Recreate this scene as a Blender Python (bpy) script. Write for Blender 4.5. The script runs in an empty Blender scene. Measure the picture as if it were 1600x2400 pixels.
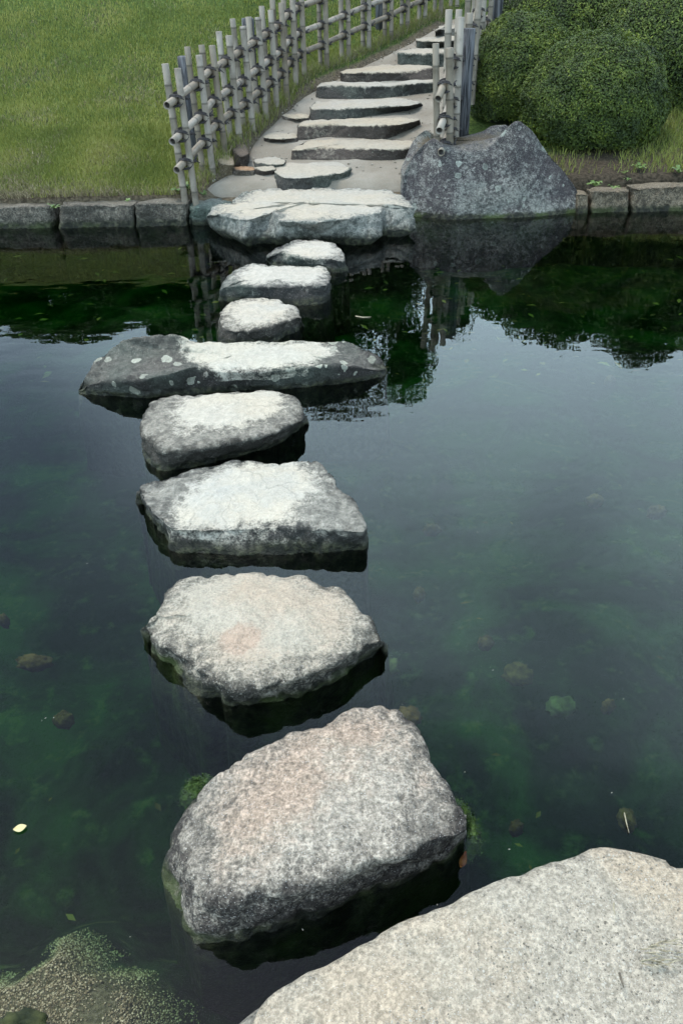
import bpy, math, random
import numpy as np
from mathutils import Vector, Matrix, noise

random.seed(7)
rng = np.random.default_rng(11)
SC = bpy.context.scene
COL = SC.collection

# ------------------------------------------------------------------ camera
H = 1.65
PITCH = math.radians(34.2)
ROLL = math.radians(-1.27)
FPX = 1867.0
_f = Vector((0, math.cos(PITCH), -math.sin(PITCH)))
_r0 = Vector((1, 0, 0)); _u0 = Vector((0, math.sin(PITCH), math.cos(PITCH)))
_r = _r0 * math.cos(ROLL) + _u0 * math.sin(ROLL)
_u = -_r0 * math.sin(ROLL) + _u0 * math.cos(ROLL)
cam_d = bpy.data.cameras.new('camera')
cam = bpy.data.objects.new('camera', cam_d)
COL.objects.link(cam)
cam_d.sensor_fit = 'VERTICAL'; cam_d.sensor_height = 36.0; cam_d.lens = 28.0
cam_d.clip_start = 0.05; cam_d.clip_end = 500
m = Matrix((( _r.x, _u.x, -_f.x), (_r.y, _u.y, -_f.y), (_r.z, _u.z, -_f.z))).to_4x4()
m.translation = (0, 0, H)
cam.matrix_world = m
SC.camera = cam

# ------------------------------------------------------------------ sky
SUN_EL, SUN_AZ = math.radians(72), math.radians(-80)   # azimuth from +Y towards +X
w = bpy.data.worlds.new('World'); SC.world = w; w.use_nodes = True
wt = w.node_tree; wt.nodes.clear()
def wn(t, **k):
    n = wt.nodes.new(t)
    for a, b in k.items(): setattr(n, a, b)
    return n
wo = wn('ShaderNodeOutputWorld'); bg = wn('ShaderNodeBackground')
sky = wn('ShaderNodeTexSky', sky_type='NISHITA')
sky.sun_disc = False; sky.sun_elevation = SUN_EL; sky.sun_rotation = SUN_AZ
sky.air_density = 1.0; sky.dust_density = 2.0; sky.ozone_density = 1.5
tc = wn('ShaderNodeTexCoord'); mp = wn('ShaderNodeMapping')
mp.inputs['Scale'].default_value = (1.0, 1.0, 1.6); mp.inputs['Location'].default_value = (51.58, 2.2, 56.75)
nz = wn('ShaderNodeTexNoise'); nz.inputs['Scale'].default_value = 1.25
nz.inputs['Detail'].default_value = 3; nz.inputs['Roughness'].default_value = 0.42
cr = wn('ShaderNodeMapRange', interpolation_type='SMOOTHSTEP')
cr.inputs['From Min'].default_value = 0.34; cr.inputs['From Max'].default_value = 0.62
cr.inputs['To Min'].default_value = 0.12; cr.inputs['To Max'].default_value = 1.0
mx = wn('ShaderNodeMix', data_type='RGBA')
mx.inputs[7].default_value = (14.0, 18.6, 21.4, 1)     # bright thin overcast
wt.links.new(tc.outputs['Generated'], mp.inputs['Vector'])
wt.links.new(mp.outputs['Vector'], nz.inputs['Vector'])
wt.links.new(nz.outputs['Fac'], cr.inputs['Value'])
sx = wn('ShaderNodeSeparateXYZ'); wt.links.new(tc.outputs['Generated'], sx.inputs[0])
cov = wn('ShaderNodeMapRange', interpolation_type='SMOOTHSTEP')      # the cloud sheet thins towards the zenith
cov.inputs['From Min'].default_value = 0.60; cov.inputs['From Max'].default_value = 0.92
cov.inputs['To Min'].default_value = 1.0; cov.inputs['To Max'].default_value = 0.40
wt.links.new(sx.outputs['Z'], cov.inputs['Value'])
cm = wn('ShaderNodeMath', operation='MULTIPLY'); wt.links.new(cr.outputs['Result'], cm.inputs[0]); wt.links.new(cov.outputs['Result'], cm.inputs[1])
wt.links.new(cm.outputs[0], mx.inputs[0])
wt.links.new(sky.outputs['Color'], mx.inputs[6])
el = wn('ShaderNodeMapRange'); el.inputs['From Min'].default_value = 0; el.inputs['From Max'].default_value = 1
el.inputs['To Min'].default_value = 0.72; el.inputs['To Max'].default_value = 1.22
wt.links.new(sx.outputs['Z'], el.inputs['Value'])
vm = wn('ShaderNodeVectorMath', operation='SCALE')
wt.links.new(mx.outputs[2], vm.inputs[0]); wt.links.new(el.outputs['Result'], vm.inputs['Scale'])
wt.links.new(vm.outputs[0], bg.inputs['Color'])
bg.inputs['Strength'].default_value = 0.10
wt.links.new(bg.outputs['Background'], wo.inputs['Surface'])

# ------------------------------------------------------------------ sun
sd = bpy.data.lights.new('sun', 'SUN'); sd.energy = 1.5; sd.angle = math.radians(14)
sd.color = (1.0, 0.95, 0.88)
so = bpy.data.objects.new('sun', sd); COL.objects.link(so)
sdir = Vector((math.sin(SUN_AZ) * math.cos(SUN_EL), math.cos(SUN_AZ) * math.cos(SUN_EL), math.sin(SUN_EL)))
so.rotation_euler = sdir.to_track_quat('Z', 'Y').to_euler()
so.location = sdir * 30

# ------------------------------------------------------------------ exposure
vs = SC.view_settings
vs.view_transform = 'Standard'; vs.look = 'None'; vs.exposure = 1.24; vs.gamma = 1.0
vs.use_curve_mapping = False
SC.render.engine = 'CYCLES'
cy = SC.cycles
cy.use_denoising = True; cy.denoising_prefilter = 'ACCURATE'; cy.sampling_pattern = 'TABULATED_SOBOL'; cy.max_bounces = 5; cy.transparent_max_bounces = 8
cy.diffuse_bounces = 2; cy.glossy_bounces = 2; cy.use_adaptive_sampling = True
cy.adaptive_threshold = 0.025; cy.caustics_reflective = False; cy.caustics_refractive = False
cy.sample_clamp_indirect = 6

# ------------------------------------------------------------------ measuring: photograph pixel (1600x2400) -> world point
def ray(px, py):
    return (_f + _r * ((px - 800) / FPX) + _u * (-(py - 1200) / FPX))
def PZ(px, py, z=0.0):
    d = ray(px, py); t = (z - H) / d.z
    return Vector((d.x * t, d.y * t, z))
def PY(px, py, Y):
    d = ray(px, py); t = Y / d.y
    return Vector((d.x * t, Y, H + d.z * t))
Y0, Z0, SL = 6.60, 0.195, 0.17
def PS(px, py, off=0.0):
    """point on the hillside slope"""
    d = ray(px, py)
    t = (Z0 + off - SL * Y0 - H) / (d.z - SL * d.y)
    return Vector((d.x * t, d.y * t, H + d.z * t))
def PM(px, py, Y):
    """point seen mirrored in the pond, at depth Y"""
    p = PY(px, py, Y); p.z = -p.z + 0.0
    return p
def slope_z(x, y):
    z = Z0 + SL * (min(y, 13.5) - Y0)
    ys = 9.0 + max(0.0, x + 1.0) * 1.9          # the hill steepens earlier on the left of the path
    if y > ys:
        s = y - ys; L = max(0.0, 15.0 - ys)
        s = min(s, L)
        z += .30 * (s * s / (s + .8)) * 1.12
    return z

# ------------------------------------------------------------------ object helpers
def tag(o, label=None, cat=None, group=None, kind=None):
    if label: o['label'] = label
    if cat: o['category'] = cat
    if group: o['group'] = group
    if kind: o['kind'] = kind
    return o
def link(o, parent=None):
    COL.objects.link(o)
    if parent is not None: o.parent = parent
    return o
def empty(name, loc):
    o = bpy.data.objects.new(name, None); o.location = loc; o.empty_display_size = 0.1
    return link(o)
def mesh_np(name, V, F, smooth=True, attrs=None, mat=None):
    """V (n,3), F list/array of equal-length faces, or list of arrays"""
    me = bpy.data.meshes.new(name)
    V = np.asarray(V, dtype=np.float32)
    groups = F if isinstance(F, list) and len(F) and isinstance(F[0], np.ndarray) and F[0].ndim == 2 else [np.asarray(F, dtype=np.int32)]
    nl = sum(g.size for g in groups); nf = sum(len(g) for g in groups)
    me.vertices.add(len(V)); me.vertices.foreach_set('co', V.ravel())
    me.loops.add(nl); me.polygons.add(nf)
    me.loops.foreach_set('vertex_index', np.concatenate([g.ravel() for g in groups]).astype(np.int32))
    tot = np.concatenate([np.full(len(g), g.shape[1], dtype=np.int32) for g in groups])
    st = np.concatenate([[0], np.cumsum(tot)[:-1]]).astype(np.int32)
    me.polygons.foreach_set('loop_start', st)
    me.polygons.foreach_set('loop_total', tot)
    me.polygons.foreach_set('use_smooth', np.full(nf, smooth))
    me.update(calc_edges=True)
    if attrs:
        for k, v in attrs.items():
            a = me.attributes.new(k, 'FLOAT', 'POINT'); a.data.foreach_set('value', np.asarray(v, dtype=np.float32))
    if mat: me.materials.append(mat)
    return me
def obj(name, me, parent=None, loc=None):
    o = bpy.data.objects.new(name, me)
    if loc is not None: o.location = loc
    return link(o, parent)
def recentre(V):
    V = np.asarray(V, dtype=np.float64)
    c = np.array([V[:, 0].mean(), V[:, 1].mean(), V[:, 2].min()])
    return V - c, Vector(c)
def fbm(p, oct=4, rough=0.5):
    a, s, f = 1.0, 0.0, 1.0
    for _ in range(oct):
        s += a * noise.noise(p * f); a *= rough; f *= 2.03
    return s
def tube(pts, rad, n=10, caps=True, close=False):
    """rings along pts; rad scalar or list; returns V, [quads, tris...]"""
    pts = [Vector(p) for p in pts]; k = len(pts)
    rad = [rad] * k if not hasattr(rad, '__len__') else rad
    V = []; t0 = (pts[1] - pts[0]).normalized()
    ref = Vector((0, 0, 1)) if abs(t0.z) < 0.9 else Vector((1, 0, 0))
    for i, p in enumerate(pts):
        if close: t = (pts[(i + 1) % k] - pts[i - 1]).normalized()
        else: t = (pts[min(i + 1, k - 1)] - pts[max(i - 1, 0)]).normalized()
        if t.length < 1e-9: t = t0
        u = (ref - t * ref.dot(t)).normalized(); v = t.cross(u); ref = u
        for j in range(n):
            a = 2 * math.pi * j / n
            q = p + (u * math.cos(a) + v * math.sin(a)) * rad[i]
            V.append(q[:])
    Q = []
    for i in range(k if close else k - 1):
        for j in range(n):
            b = (i + 1) % k
            Q.append((i * n + j, i * n + (j + 1) % n, b * n + (j + 1) % n, b * n + j))
    if caps and not close:
        for ring, flip in ((0, True), (k - 1, False)):
            c = len(V); V.append(pts[ring][:])
            for j in range(n):
                a, b = ring * n + j, ring * n + (j + 1) % n
                Q.append((c, b, a, a) if flip else (c, a, b, b))
    return np.array(V), Q
def clean_faces(Q):
    q4 = [f for f in Q if len(set(f)) == 4]; q3 = [tuple(dict.fromkeys(f)) for f in Q if len(set(f)) == 3]
    out = []
    if q4: out.append(np.array(q4, dtype=np.int32))
    if q3: out.append(np.array(q3, dtype=np.int32))
    return out
def join(parts):
    Vs, Fs, o = [], [], 0
    for V, Q in parts:
        Vs.append(V); Fs += [tuple(i + o for i in f) for f in Q]; o += len(V)
    return np.concatenate(Vs), Fs

# ------------------------------------------------------------------ material helpers
class NT:
    def __init__(s, name):
        s.m = bpy.data.materials.new(name); s.m.use_nodes = True
        s.t = s.m.node_tree; s.t.nodes.clear()
        s.out = s.n('ShaderNodeOutputMaterial')
    def n(s, t, **k):
        x = s.t.nodes.new(t)
        for a, b in k.items(): setattr(x, a, b)
        return x
    def L(s, a, b): s.t.links.new(a, b)
    def put(s, sock, v):
        if hasattr(v, 'links') or isinstance(v, bpy.types.NodeSocket): s.L(v, sock)
        else: sock.default_value = v
    def noise(s, vec, scale, detail=4, rough=0.55, dist=0.0, seed=None):
        x = s.n('ShaderNodeTexNoise')
        if seed is not None:
            av = s.n('ShaderNodeVectorMath', operation='ADD'); s.put(av.inputs[0], vec)
            av.inputs[1].default_value = (seed * 1.37, seed * .71, seed * 2.11); vec = av.outputs[0]
        s.put(x.inputs['Vector'], vec); x.inputs['Scale'].default_value = scale
        x.inputs['Detail'].default_value = detail; x.inputs['Roughness'].default_value = rough
        x.inputs['Distortion'].default_value = dist
        return x.outputs['Fac']
    def voro(s, vec, scale, feature='F1', rnd=1.0):
        x = s.n('ShaderNodeTexVoronoi', feature=feature); s.put(x.inputs['Vector'], vec)
        x.inputs['Scale'].default_value = scale; x.inputs['Randomness'].default_value = rnd
        return x.outputs
    def math(s, op, a, b=0.0, c=0.0, clamp=False):
        x = s.n('ShaderNodeMath', operation=op, use_clamp=clamp)
        s.put(x.inputs[0], a); s.put(x.inputs[1], b)
        if op in ('MULTIPLY_ADD',): s.put(x.inputs[2], c)
        return x.outputs[0]
    def ss(s, v, lo, hi, a=0.0, b=1.0):
        x = s.n('ShaderNodeMapRange', interpolation_type='SMOOTHSTEP')
        s.put(x.inputs['Value'], v); s.put(x.inputs['From Min'], lo); s.put(x.inputs['From Max'], hi)
        x.inputs['To Min'].default_value = a; x.inputs['To Max'].default_value = b
        return x.outputs['Result']
    def mix(s, f, a, b, mode='MIX'):
        x = s.n('ShaderNodeMix', data_type='RGBA', blend_type=mode)
        s.put(x.inputs[0], f)
        for i, v in ((6, a), (7, b)):
            s.put(x.inputs[i], v if not isinstance(v, tuple) else (v + (1,) if len(v) == 3 else v))
        return x.outputs[2]
    def attr(s, name): return s.n('ShaderNodeAttribute', attribute_name=name).outputs['Fac']
    def pos(s): return s.n('ShaderNodeNewGeometry').outputs['Position']
    def sep(s, v):
        x = s.n('ShaderNodeSeparateXYZ'); s.put(x.inputs[0], v); return x.outputs
    def bump(s, h, dist, strength=1.0, nrm=None):
        x = s.n('ShaderNodeBump'); s.put(x.inputs['Height'], h); x.inputs['Distance'].default_value = dist
        x.inputs['Strength'].default_value = strength
        if nrm is not None: s.L(nrm, x.inputs['Normal'])
        return x.outputs['Normal']
    def bsdf(s, col, rough=0.8, nrm=None, spec=0.3, **k):
        b = s.n('ShaderNodeBsdfPrincipled'); s.put(b.inputs['Base Color'], col if not isinstance(col, tuple) else col + (1,))
        s.put(b.inputs['Roughness'], rough); s.put(b.inputs['Specular IOR Level'], spec)
        if nrm is not None: s.L(nrm, b.inputs['Normal'])
        return b.outputs[0]
    def done(s, sh): s.L(sh, s.out.inputs['Surface']); return s.m

def rock_mat(name, pale=(.36, .35, .32), mid=(.17, .165, .155), dark=(.045, .045, .045), lo=.15, hi=.55,
             lichen=.0, lichcol=(.30, .33, .30), pink=0., pinkcol=(.36, .25, .20), blue=0., wet=.035, seed=0., grain=1.0,
             facemid=.5, moss=0., wearvar=.7, tint=(1, 1, 1), lichscale=13., green=0., rimlight=.7, crack=.22, patch=None, crownsmooth=.6):
    N = NT(name); P = N.pos()
    n1 = N.noise(P, 5.0, 5, .6, seed=seed); n2 = N.noise(P, 30, 6, .65, seed=seed + 3)
    n3 = N.noise(P, 130, 3, .75, seed=seed + 5); n4 = N.noise(P, 62, 3, .7, seed=seed + 7); nb = N.noise(P, 2.2, 3, .5, seed=seed + 9)
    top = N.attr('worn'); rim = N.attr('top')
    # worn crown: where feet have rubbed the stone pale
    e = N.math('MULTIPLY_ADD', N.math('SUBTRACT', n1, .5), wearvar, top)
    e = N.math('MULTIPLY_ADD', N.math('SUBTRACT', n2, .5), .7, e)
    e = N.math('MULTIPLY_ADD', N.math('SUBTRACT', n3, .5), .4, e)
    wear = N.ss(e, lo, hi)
    # weathered body: dark skin with grey breaking through
    fm = N.math('MULTIPLY_ADD', N.math('SUBTRACT', nb, .5), .45, N.math('ADD', N.math('MULTIPLY', n2, .65), N.math('MULTIPLY', n1, .35)))
    fm = N.ss(N.math('MULTIPLY_ADD', N.math('SUBTRACT', n3, .5), .35, fm), .62 - facemid * .3, .80 - facemid * .3)
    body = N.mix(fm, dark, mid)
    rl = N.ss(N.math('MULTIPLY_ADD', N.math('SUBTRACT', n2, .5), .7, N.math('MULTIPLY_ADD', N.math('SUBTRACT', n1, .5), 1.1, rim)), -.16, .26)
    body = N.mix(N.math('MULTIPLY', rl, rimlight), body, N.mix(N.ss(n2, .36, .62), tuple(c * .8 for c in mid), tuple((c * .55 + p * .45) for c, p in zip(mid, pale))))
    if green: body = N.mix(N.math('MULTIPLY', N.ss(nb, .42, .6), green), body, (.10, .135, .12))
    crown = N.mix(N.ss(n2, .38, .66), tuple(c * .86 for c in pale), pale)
    crown = N.mix(N.math('MULTIPLY', N.ss(nb, .40, .62), .35), crown, (pale[0] * 1.08, pale[1] * .98, pale[2] * .84))
    if blue: crown = N.mix(N.math('MULTIPLY', N.ss(n1, .45, .62), blue), crown, (.30, .335, .36))
    if pink:
        pk = N.math('MULTIPLY', N.ss(N.math('MULTIPLY_ADD', n2, .35, N.math('MULTIPLY', nb, .8)), .52, .66), pink)
        crown = N.mix(pk, crown, pinkcol)
    if patch:   # a vein of pinker feldspar showing at the surface
        dv = N.n('ShaderNodeVectorMath', operation='DISTANCE'); N.L(P, dv.inputs[0]); dv.inputs[1].default_value = patch[0]
        dm = N.math('MULTIPLY_ADD', N.math('SUBTRACT', n2, .5), patch[1] * 1.2, N.math('MULTIPLY_ADD', N.math('SUBTRACT', n1, .5), patch[1] * 1.5, dv.outputs['Value']))
        crown = N.mix(N.math('MULTIPLY', N.ss(dm, patch[1] * .75, patch[1] * 1.1, 1.0, 0.0), .5), crown, patch[2])
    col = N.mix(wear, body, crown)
    if lichen:
        wv = N.n('ShaderNodeVectorMath', operation='ADD'); sc_ = N.n('ShaderNodeVectorMath', operation='SCALE')
        nn = N.n('ShaderNodeTexNoise'); nn.inputs['Scale'].default_value = 22; N.L(P, nn.inputs['Vector'])
        N.L(nn.outputs['Color'], sc_.inputs[0]); sc_.inputs['Scale'].default_value = .045
        N.L(P, wv.inputs[0]); N.L(sc_.outputs[0], wv.inputs[1])
        vo = N.voro(wv.outputs[0], lichscale); sz = N.sep(vo['Color'])[0]
        spot = N.math('LESS_THAN', vo['Distance'], N.math('MULTIPLY', N.math('SUBTRACT', sz, 1 - lichen), .55))
        spot = N.math('MULTIPLY', spot, N.math('SUBTRACT', 1.0, wear))
        col = N.mix(N.math('MULTIPLY', spot, .9), col, N.mix(N.sep(vo['Color'])[1], lichcol, tuple(c * .55 for c in lichcol)))
    # mineral grain
    g = N.math('MULTIPLY', N.ss(n3, .32, .68, 1 - .42 * grain, 1 + .30 * grain), N.ss(n4, .34, .66, 1 - .26 * grain, 1 + .20 * grain))
    tint = (tint[0] * .755, tint[1] * .715, tint[2] * .655); gk = N.math('MULTIPLY', N.ss(wear, .3, 1.0), crownsmooth); g = N.math('ADD', N.math('MULTIPLY', g, N.math('SUBTRACT', 1.0, gk)), gk); gr = N.n('ShaderNodeCombineXYZ')
    for i in range(3): N.put(gr.inputs[i], N.math('MULTIPLY', g, tint[i]))
    col = N.mix(1.0, col, gr.outputs[0], 'MULTIPLY')
    sp = N.voro(P, 300)
    col = N.mix(N.math('MULTIPLY', N.math('LESS_THAN', sp['Distance'], N.math('MULTIPLY', N.sep(sp['Color'])[0], .34)), .55 * grain), col,
                N.mix(N.math('GREATER_THAN', N.sep(sp['Color'])[1], .5), (.03, .03, .03), (.42, .41, .39)))
    # damp, algae-dark band at the waterline
    z = N.sep(P)[2]
    wl = N.math('MULTIPLY_ADD', N.math('SUBTRACT', n2, .5), .06, N.math('MULTIPLY_ADD', N.math('SUBTRACT', n1, .5), .05, z))
    wetm = N.ss(wl, wet * .45, wet * 1.25, 1.0, 0.0) if wet > 0 else N.math('MULTIPLY', wl, 0.0)
    damp = N.mix(N.ss(n2, .42, .65), (.012, .013, .010), (.040, .042, .024))
    if moss: damp = N.mix(N.math('MULTIPLY', N.ss(n1, .48, .6), moss), damp, (.035, .050, .012))
    col = N.mix(N.math('MULTIPLY', wetm, .93), col, damp)
    rough = N.mix(wetm, (.82, .82, .82), (.5, .5, .5))
    if crack:
        wq = N.n('ShaderNodeVectorMath', operation='ADD'); sq = N.n('ShaderNodeVectorMath', operation='SCALE'); nq = N.n('ShaderNodeTexNoise'); nq.inputs['Scale'].default_value = 6; N.L(P, nq.inputs['Vector'])
        N.L(nq.outputs['Color'], sq.inputs[0]); sq.inputs['Scale'].default_value = .22; N.L(P, wq.inputs[0]); N.L(sq.outputs[0], wq.inputs[1])
        ck = N.math('MULTIPLY', N.ss(N.voro(wq.outputs[0], 3.2, 'DISTANCE_TO_EDGE')['Distance'], .0, .018, 1.0, 0.0), N.ss(nb, .46, .6))
        col = N.mix(N.math('MULTIPLY', ck, crack), col, (.03, .028, .026))
    hgt = N.math('MULTIPLY_ADD', n3, .30, N.math('MULTIPLY_ADD', n4, .5, n2))
    nr = N.bump(hgt, .015, .9)
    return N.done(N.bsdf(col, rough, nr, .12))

def simple_noise_mat(name, c1, c2, scale, rough=.85, bump=.0, lo=.35, hi=.65, c3=None, scale3=2.):
    N = NT(name); P = N.pos()
    n = N.noise(P, scale, 5, .6)
    col = N.mix(N.ss(n, lo, hi), c1, c2)
    if c3: col = N.mix(N.ss(N.noise(P, scale3, 3, .5), .45, .65), col, c3)
    nr = N.bump(n, bump) if bump else None
    return N.done(N.bsdf(col, rough, nr, .25))

def poly_dist(x, y, poly):
    """signed distance, negative inside"""
    inside = False; best = 1e9; n = len(poly)
    for i in range(n):
        ax, ay = poly[i][0], poly[i][1]; bx, by = poly[(i + 1) % n][0], poly[(i + 1) % n][1]
        if (ay > y) != (by > y) and x < (bx - ax) * (y - ay) / (by - ay + 1e-12) + ax: inside = not inside
        dx, dy = bx - ax, by - ay; t = max(0, min(1, ((x - ax) * dx + (y - ay) * dy) / (dx * dx + dy * dy + 1e-12)))
        best = min(best, math.hypot(x - ax - t * dx, y - ay - t * dy))
    return -best if inside else best
# ------------------------------------------------------------------ rock builder
def catmull(ctrl, per=14):
    C = np.array(ctrl); k = len(C); out = []
    for i in range(k):
        p0, p1, p2, p3 = C[i - 1], C[i], C[(i + 1) % k], C[(i + 2) % k]
        for j in range(per):
            t = j / per
            lin = p1 * (1 - t) + p2 * t
            cm = 0.5 * ((2 * p1) + (-p0 + p2) * t + (2 * p0 - 5 * p1 + 4 * p2 - p3) * t * t + (-p0 + 3 * p1 - 3 * p2 + p3) * t ** 3)
            out.append(cm * .55 + lin * .45)
    return np.array(out)
def rock_mesh(name, pts, zb='water', zr=None, lean=.03, each=False, bulge=.02, q=.22, back_out=.02, depth=.55, under=.0,
              n=150, amp=.010, freq=9., chip=.008, mat=None, seed=0, rows=(5, 13, 15), topnoise=1.0, dome=.0, worn=None, soft=.05):
    """pts: control points round the rim. (rx,ry) silhouette behind; (rx,ry,bx,by) with its foot; optional dz last
       when len is 3 or 5; ('w', rim, base) in world space."""
    def base_pt(x, y):
        return PZ(x, y, 0.0) if zb == 'water' else (PS(x, y) if zb == 'slope' else PZ(x, y, zb))
    zs = {}
    for i, p in enumerate(pts):
        if p[0] == 'w': continue
        if len(p) >= 4:
            b = base_pt(p[2], p[3]); zs[i] = PY(p[0], p[1], b.y + lean).z
    zmed = zr if zr is not None else float(np.median(list(zs.values())))
    R, B = [], []
    for i, p in enumerate(pts):
        if p[0] == 'w': R.append(Vector(p[1])); B.append(Vector(p[2])); continue
        dz = p[-1] if len(p) in (3, 5) else 0.
        z = zs[i] if (each and i in zs) else zmed + dz
        r = PZ(p[0], p[1], z); R.append(r)
        B.append(base_pt(p[2], p[3]) if len(p) >= 4 else None)
    cen = sum(R, Vector()) / len(R)
    for i in range(len(B)):
        if B[i] is None:
            o = Vector((R[i].x - cen.x, R[i].y - cen.y, 0)).normalized()
            b = R[i] + o * back_out
            b.z = 0.0 if zb == 'water' else (slope_z(b.x, b.y) - .02 if zb == 'slope' else zb)
            b.z = min(b.z, R[i].z - .01)
            B[i] = b
    Rd, Bd = catmull([r[:] for r in R]), catmull([b[:] for b in B])
    seg = np.linalg.norm(np.roll(Rd, -1, 0) - Rd, axis=1) + np.linalg.norm(np.roll(Bd, -1, 0) - Bd, axis=1)
    s = np.concatenate([[0], np.cumsum(seg)]); t = np.linspace(0, s[-1], n, endpoint=False)
    Rc = np.vstack([Rd, Rd[:1]]); Bc = np.vstack([Bd, Bd[:1]])
    Rn = np.stack([np.interp(t, s, Rc[:, k]) for k in range(3)], 1)
    Bn = np.stack([np.interp(t, s, Bc[:, k]) for k in range(3)], 1)
    c = Rn.mean(0); cxy = c.copy()
    d = Rn[:, :2] - c[:2]; ev, evec = np.linalg.eigh(d.T @ d); ax = evec[:, 1]
    a = d @ ax; perp = d - np.outer(a, ax)
    kk = np.exp(-.5 * (np.arange(-n // 2, n - n // 2) / (n / 14.)) ** 2); kk /= kk.sum()
    Zs = np.real(np.fft.ifft(np.fft.fft(Rn[:, 2]) * np.fft.fft(np.fft.ifftshift(kk))))
    def inset(v):
        u_ = min(1., v / .3); u_ = u_ * u_ * (3 - 2 * u_); Rz = Rn[:, 2] * (1 - u_) + Zs * u_
        xy = c[:2] + d * (1 - v)
        w_ = v * v * (3 - 2 * v); z = Rz * (1 - w_) + c[2] * w_ + bulge * (1 - (1 - v) ** 2)
        return np.column_stack([xy, z])
    rings, tops = [], []
    nu, nf, nt = rows
    bc = Bn.mean(0)
    for i in range(nu):
        k = 1 - i / nu
        P = Bn.copy(); P[:, :2] = bc[:2] + (Bn[:, :2] - bc[:2]) * (1 + (-.35 if under < 0 else .06) * k * (abs(under) if under else 1))
        P[:, 2] = Bn[:, 2] - depth * k
        rings.append(P); tops.append(np.full(n, -1.0))
    rad_ = np.linalg.norm(d, axis=1); rm = float(np.median(rad_)); si = np.minimum(1.0, rm * .9 / np.maximum(rad_, 1e-6))[:, None]
    def inset_i(v):
        vv = np.clip(v, 0, 1)[:, None] if np.ndim(v) == 1 else v
        xy = c[:2] + d * (1 - vv); vf = vv[:, 0]
        u_ = np.minimum(1., vf / .3); u_ = u_ * u_ * (3 - 2 * u_); Rz = Rn[:, 2] * (1 - u_) + Zs * u_
        w_ = vf * vf * (3 - 2 * vf)
        return np.column_stack([xy, Rz * (1 - w_) + c[2] * w_ + bulge * (1 - (1 - vf) ** 2)])
    def path(u):  # 0..1 face, 1..2 top
        return Bn * (1 - u) + Rn * u
    us = list(np.linspace(0, 1 - q, nf)) + [1 - q + 2 * q * k / 7 for k in range(1, 7)] + list(1 + q + (1 - q) * (np.linspace(0, 1, nt) ** .9) * .97)
    v0 = (q * .6) * si[:, 0]
    for u in us:
        if 1 - q < u < 1 + q:
            w_ = (u - (1 - q)) / (2 * q)
            p0, p1, p2 = path(1 - q), Rn, inset_i(v0)
            P = p0 * (1 - w_) ** 2 + p1 * 2 * w_ * (1 - w_) + p2 * w_ ** 2
            P = P + (p1 - (p0 * .25 + p1 * .5 + p2 * .25)) * (4 * w_ * (1 - w_)) * .75   # keep the measured rim
            tt = np.full(n, u - 1.0)
        elif u <= 1: P = path(u); tt = np.full(n, u - 1.0)
        else:
            vi = v0 + (u - 1 - q) / (1 - q) * (1 - v0); P = inset_i(vi)
            tt = q + (vi - v0) * rad_ / rm
        rings.append(P); tops.append(tt)
    V = np.vstack(rings); T = np.concatenate(tops); nr = len(rings)
    Q = np.array([(i * n + j, i * n + (j + 1) % n, (i + 1) * n + (j + 1) % n, (i + 1) * n + j) for i in range(nr - 1) for j in range(n)], dtype=np.int32)
    ci = len(V); V = np.vstack([V, V[-n:].mean(0)]); T = np.append(T, 1.0)
    tri = np.array([((nr - 1) * n + j, (nr - 1) * n + (j + 1) % n, ci) for j in range(n)], dtype=np.int32)
    # orientation
    area = 0.5 * np.sum(Rn[:, 0] * np.roll(Rn[:, 1], -1) - np.roll(Rn[:, 0], -1) * Rn[:, 1])
    if area < 0: Q = Q[:, ::-1].copy(); tri = tri[:, ::-1].copy()
    me = mesh_np(name, V, [Q, tri])
    nrm = np.empty(len(V) * 3, dtype=np.float32); me.vertices.foreach_get('normal', nrm); nrm = nrm.reshape(-1, 3)
    off = Vector((seed * 3.7, seed * 1.9, seed * .7)); D = np.zeros(len(V))
    for i in range(len(V)):
        p = Vector(V[i]) + off
        k = topnoise if T[i] > .12 else 1.0
        h = fbm(p * freq, 4, .55) * amp * k
        h += noise.noise(p * freq * .28) * amp * 1.3 * k
        f1 = noise.voronoi(p * freq * 1.1)[0]
        h -= max(0, .22 - (f1[1] - f1[0])) * chip * 4 * (1.0 if T[i] < .3 else .35 * topnoise)
        h += noise.noise(p * freq * 7) * amp * .22
        D[i] = h
    V = V + nrm * D[:, None]
    Vc, loc = recentre(V)
    me.vertices.foreach_set('co', Vc.astype(np.float32).ravel())
    if worn:
        poly = [PZ(x, y, zmed) for x, y in worn]
        W = np.array([max(-.5, min(1.2, .5 - (poly_dist(v[0], v[1], poly) + .35 * max(0, zmed - .02 - v[2])) / soft * .5)) if t > -.5 else -.5 for v, t in zip(V, T)])
    else: W = T
    b_ = me.attributes.new('worn', 'FLOAT', 'POINT'); b_.data.foreach_set('value', W.astype(np.float32))
    a_ = me.attributes.new('top', 'FLOAT', 'POINT'); a_.data.foreach_set('value', T.astype(np.float32))
    me.update()
    if mat: me.materials.append(mat)
    return me, loc, zmed
def rock(name, label, cat, pts, group=None, parent=None, **k):
    me, loc, z = rock_mesh(name, pts, **k)
    o = obj(name, me, parent, loc if parent is None else loc - parent.location)
    if parent is None: tag(o, label, cat, group)
    return o
# crop-space helpers for measured outlines
def crop(ox, oy, s): return lambda x, y: (x / s + ox, y / s + oy)
def conv(fn, rows):
    out = []
    for r in rows:
        q = list(fn(r[0], r[1]))
        if len(r) >= 4: q += list(fn(r[2], r[3]))
        if len(r) in (3, 5): q.append(r[-1])
        out.append(tuple(q))
    return out

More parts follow.
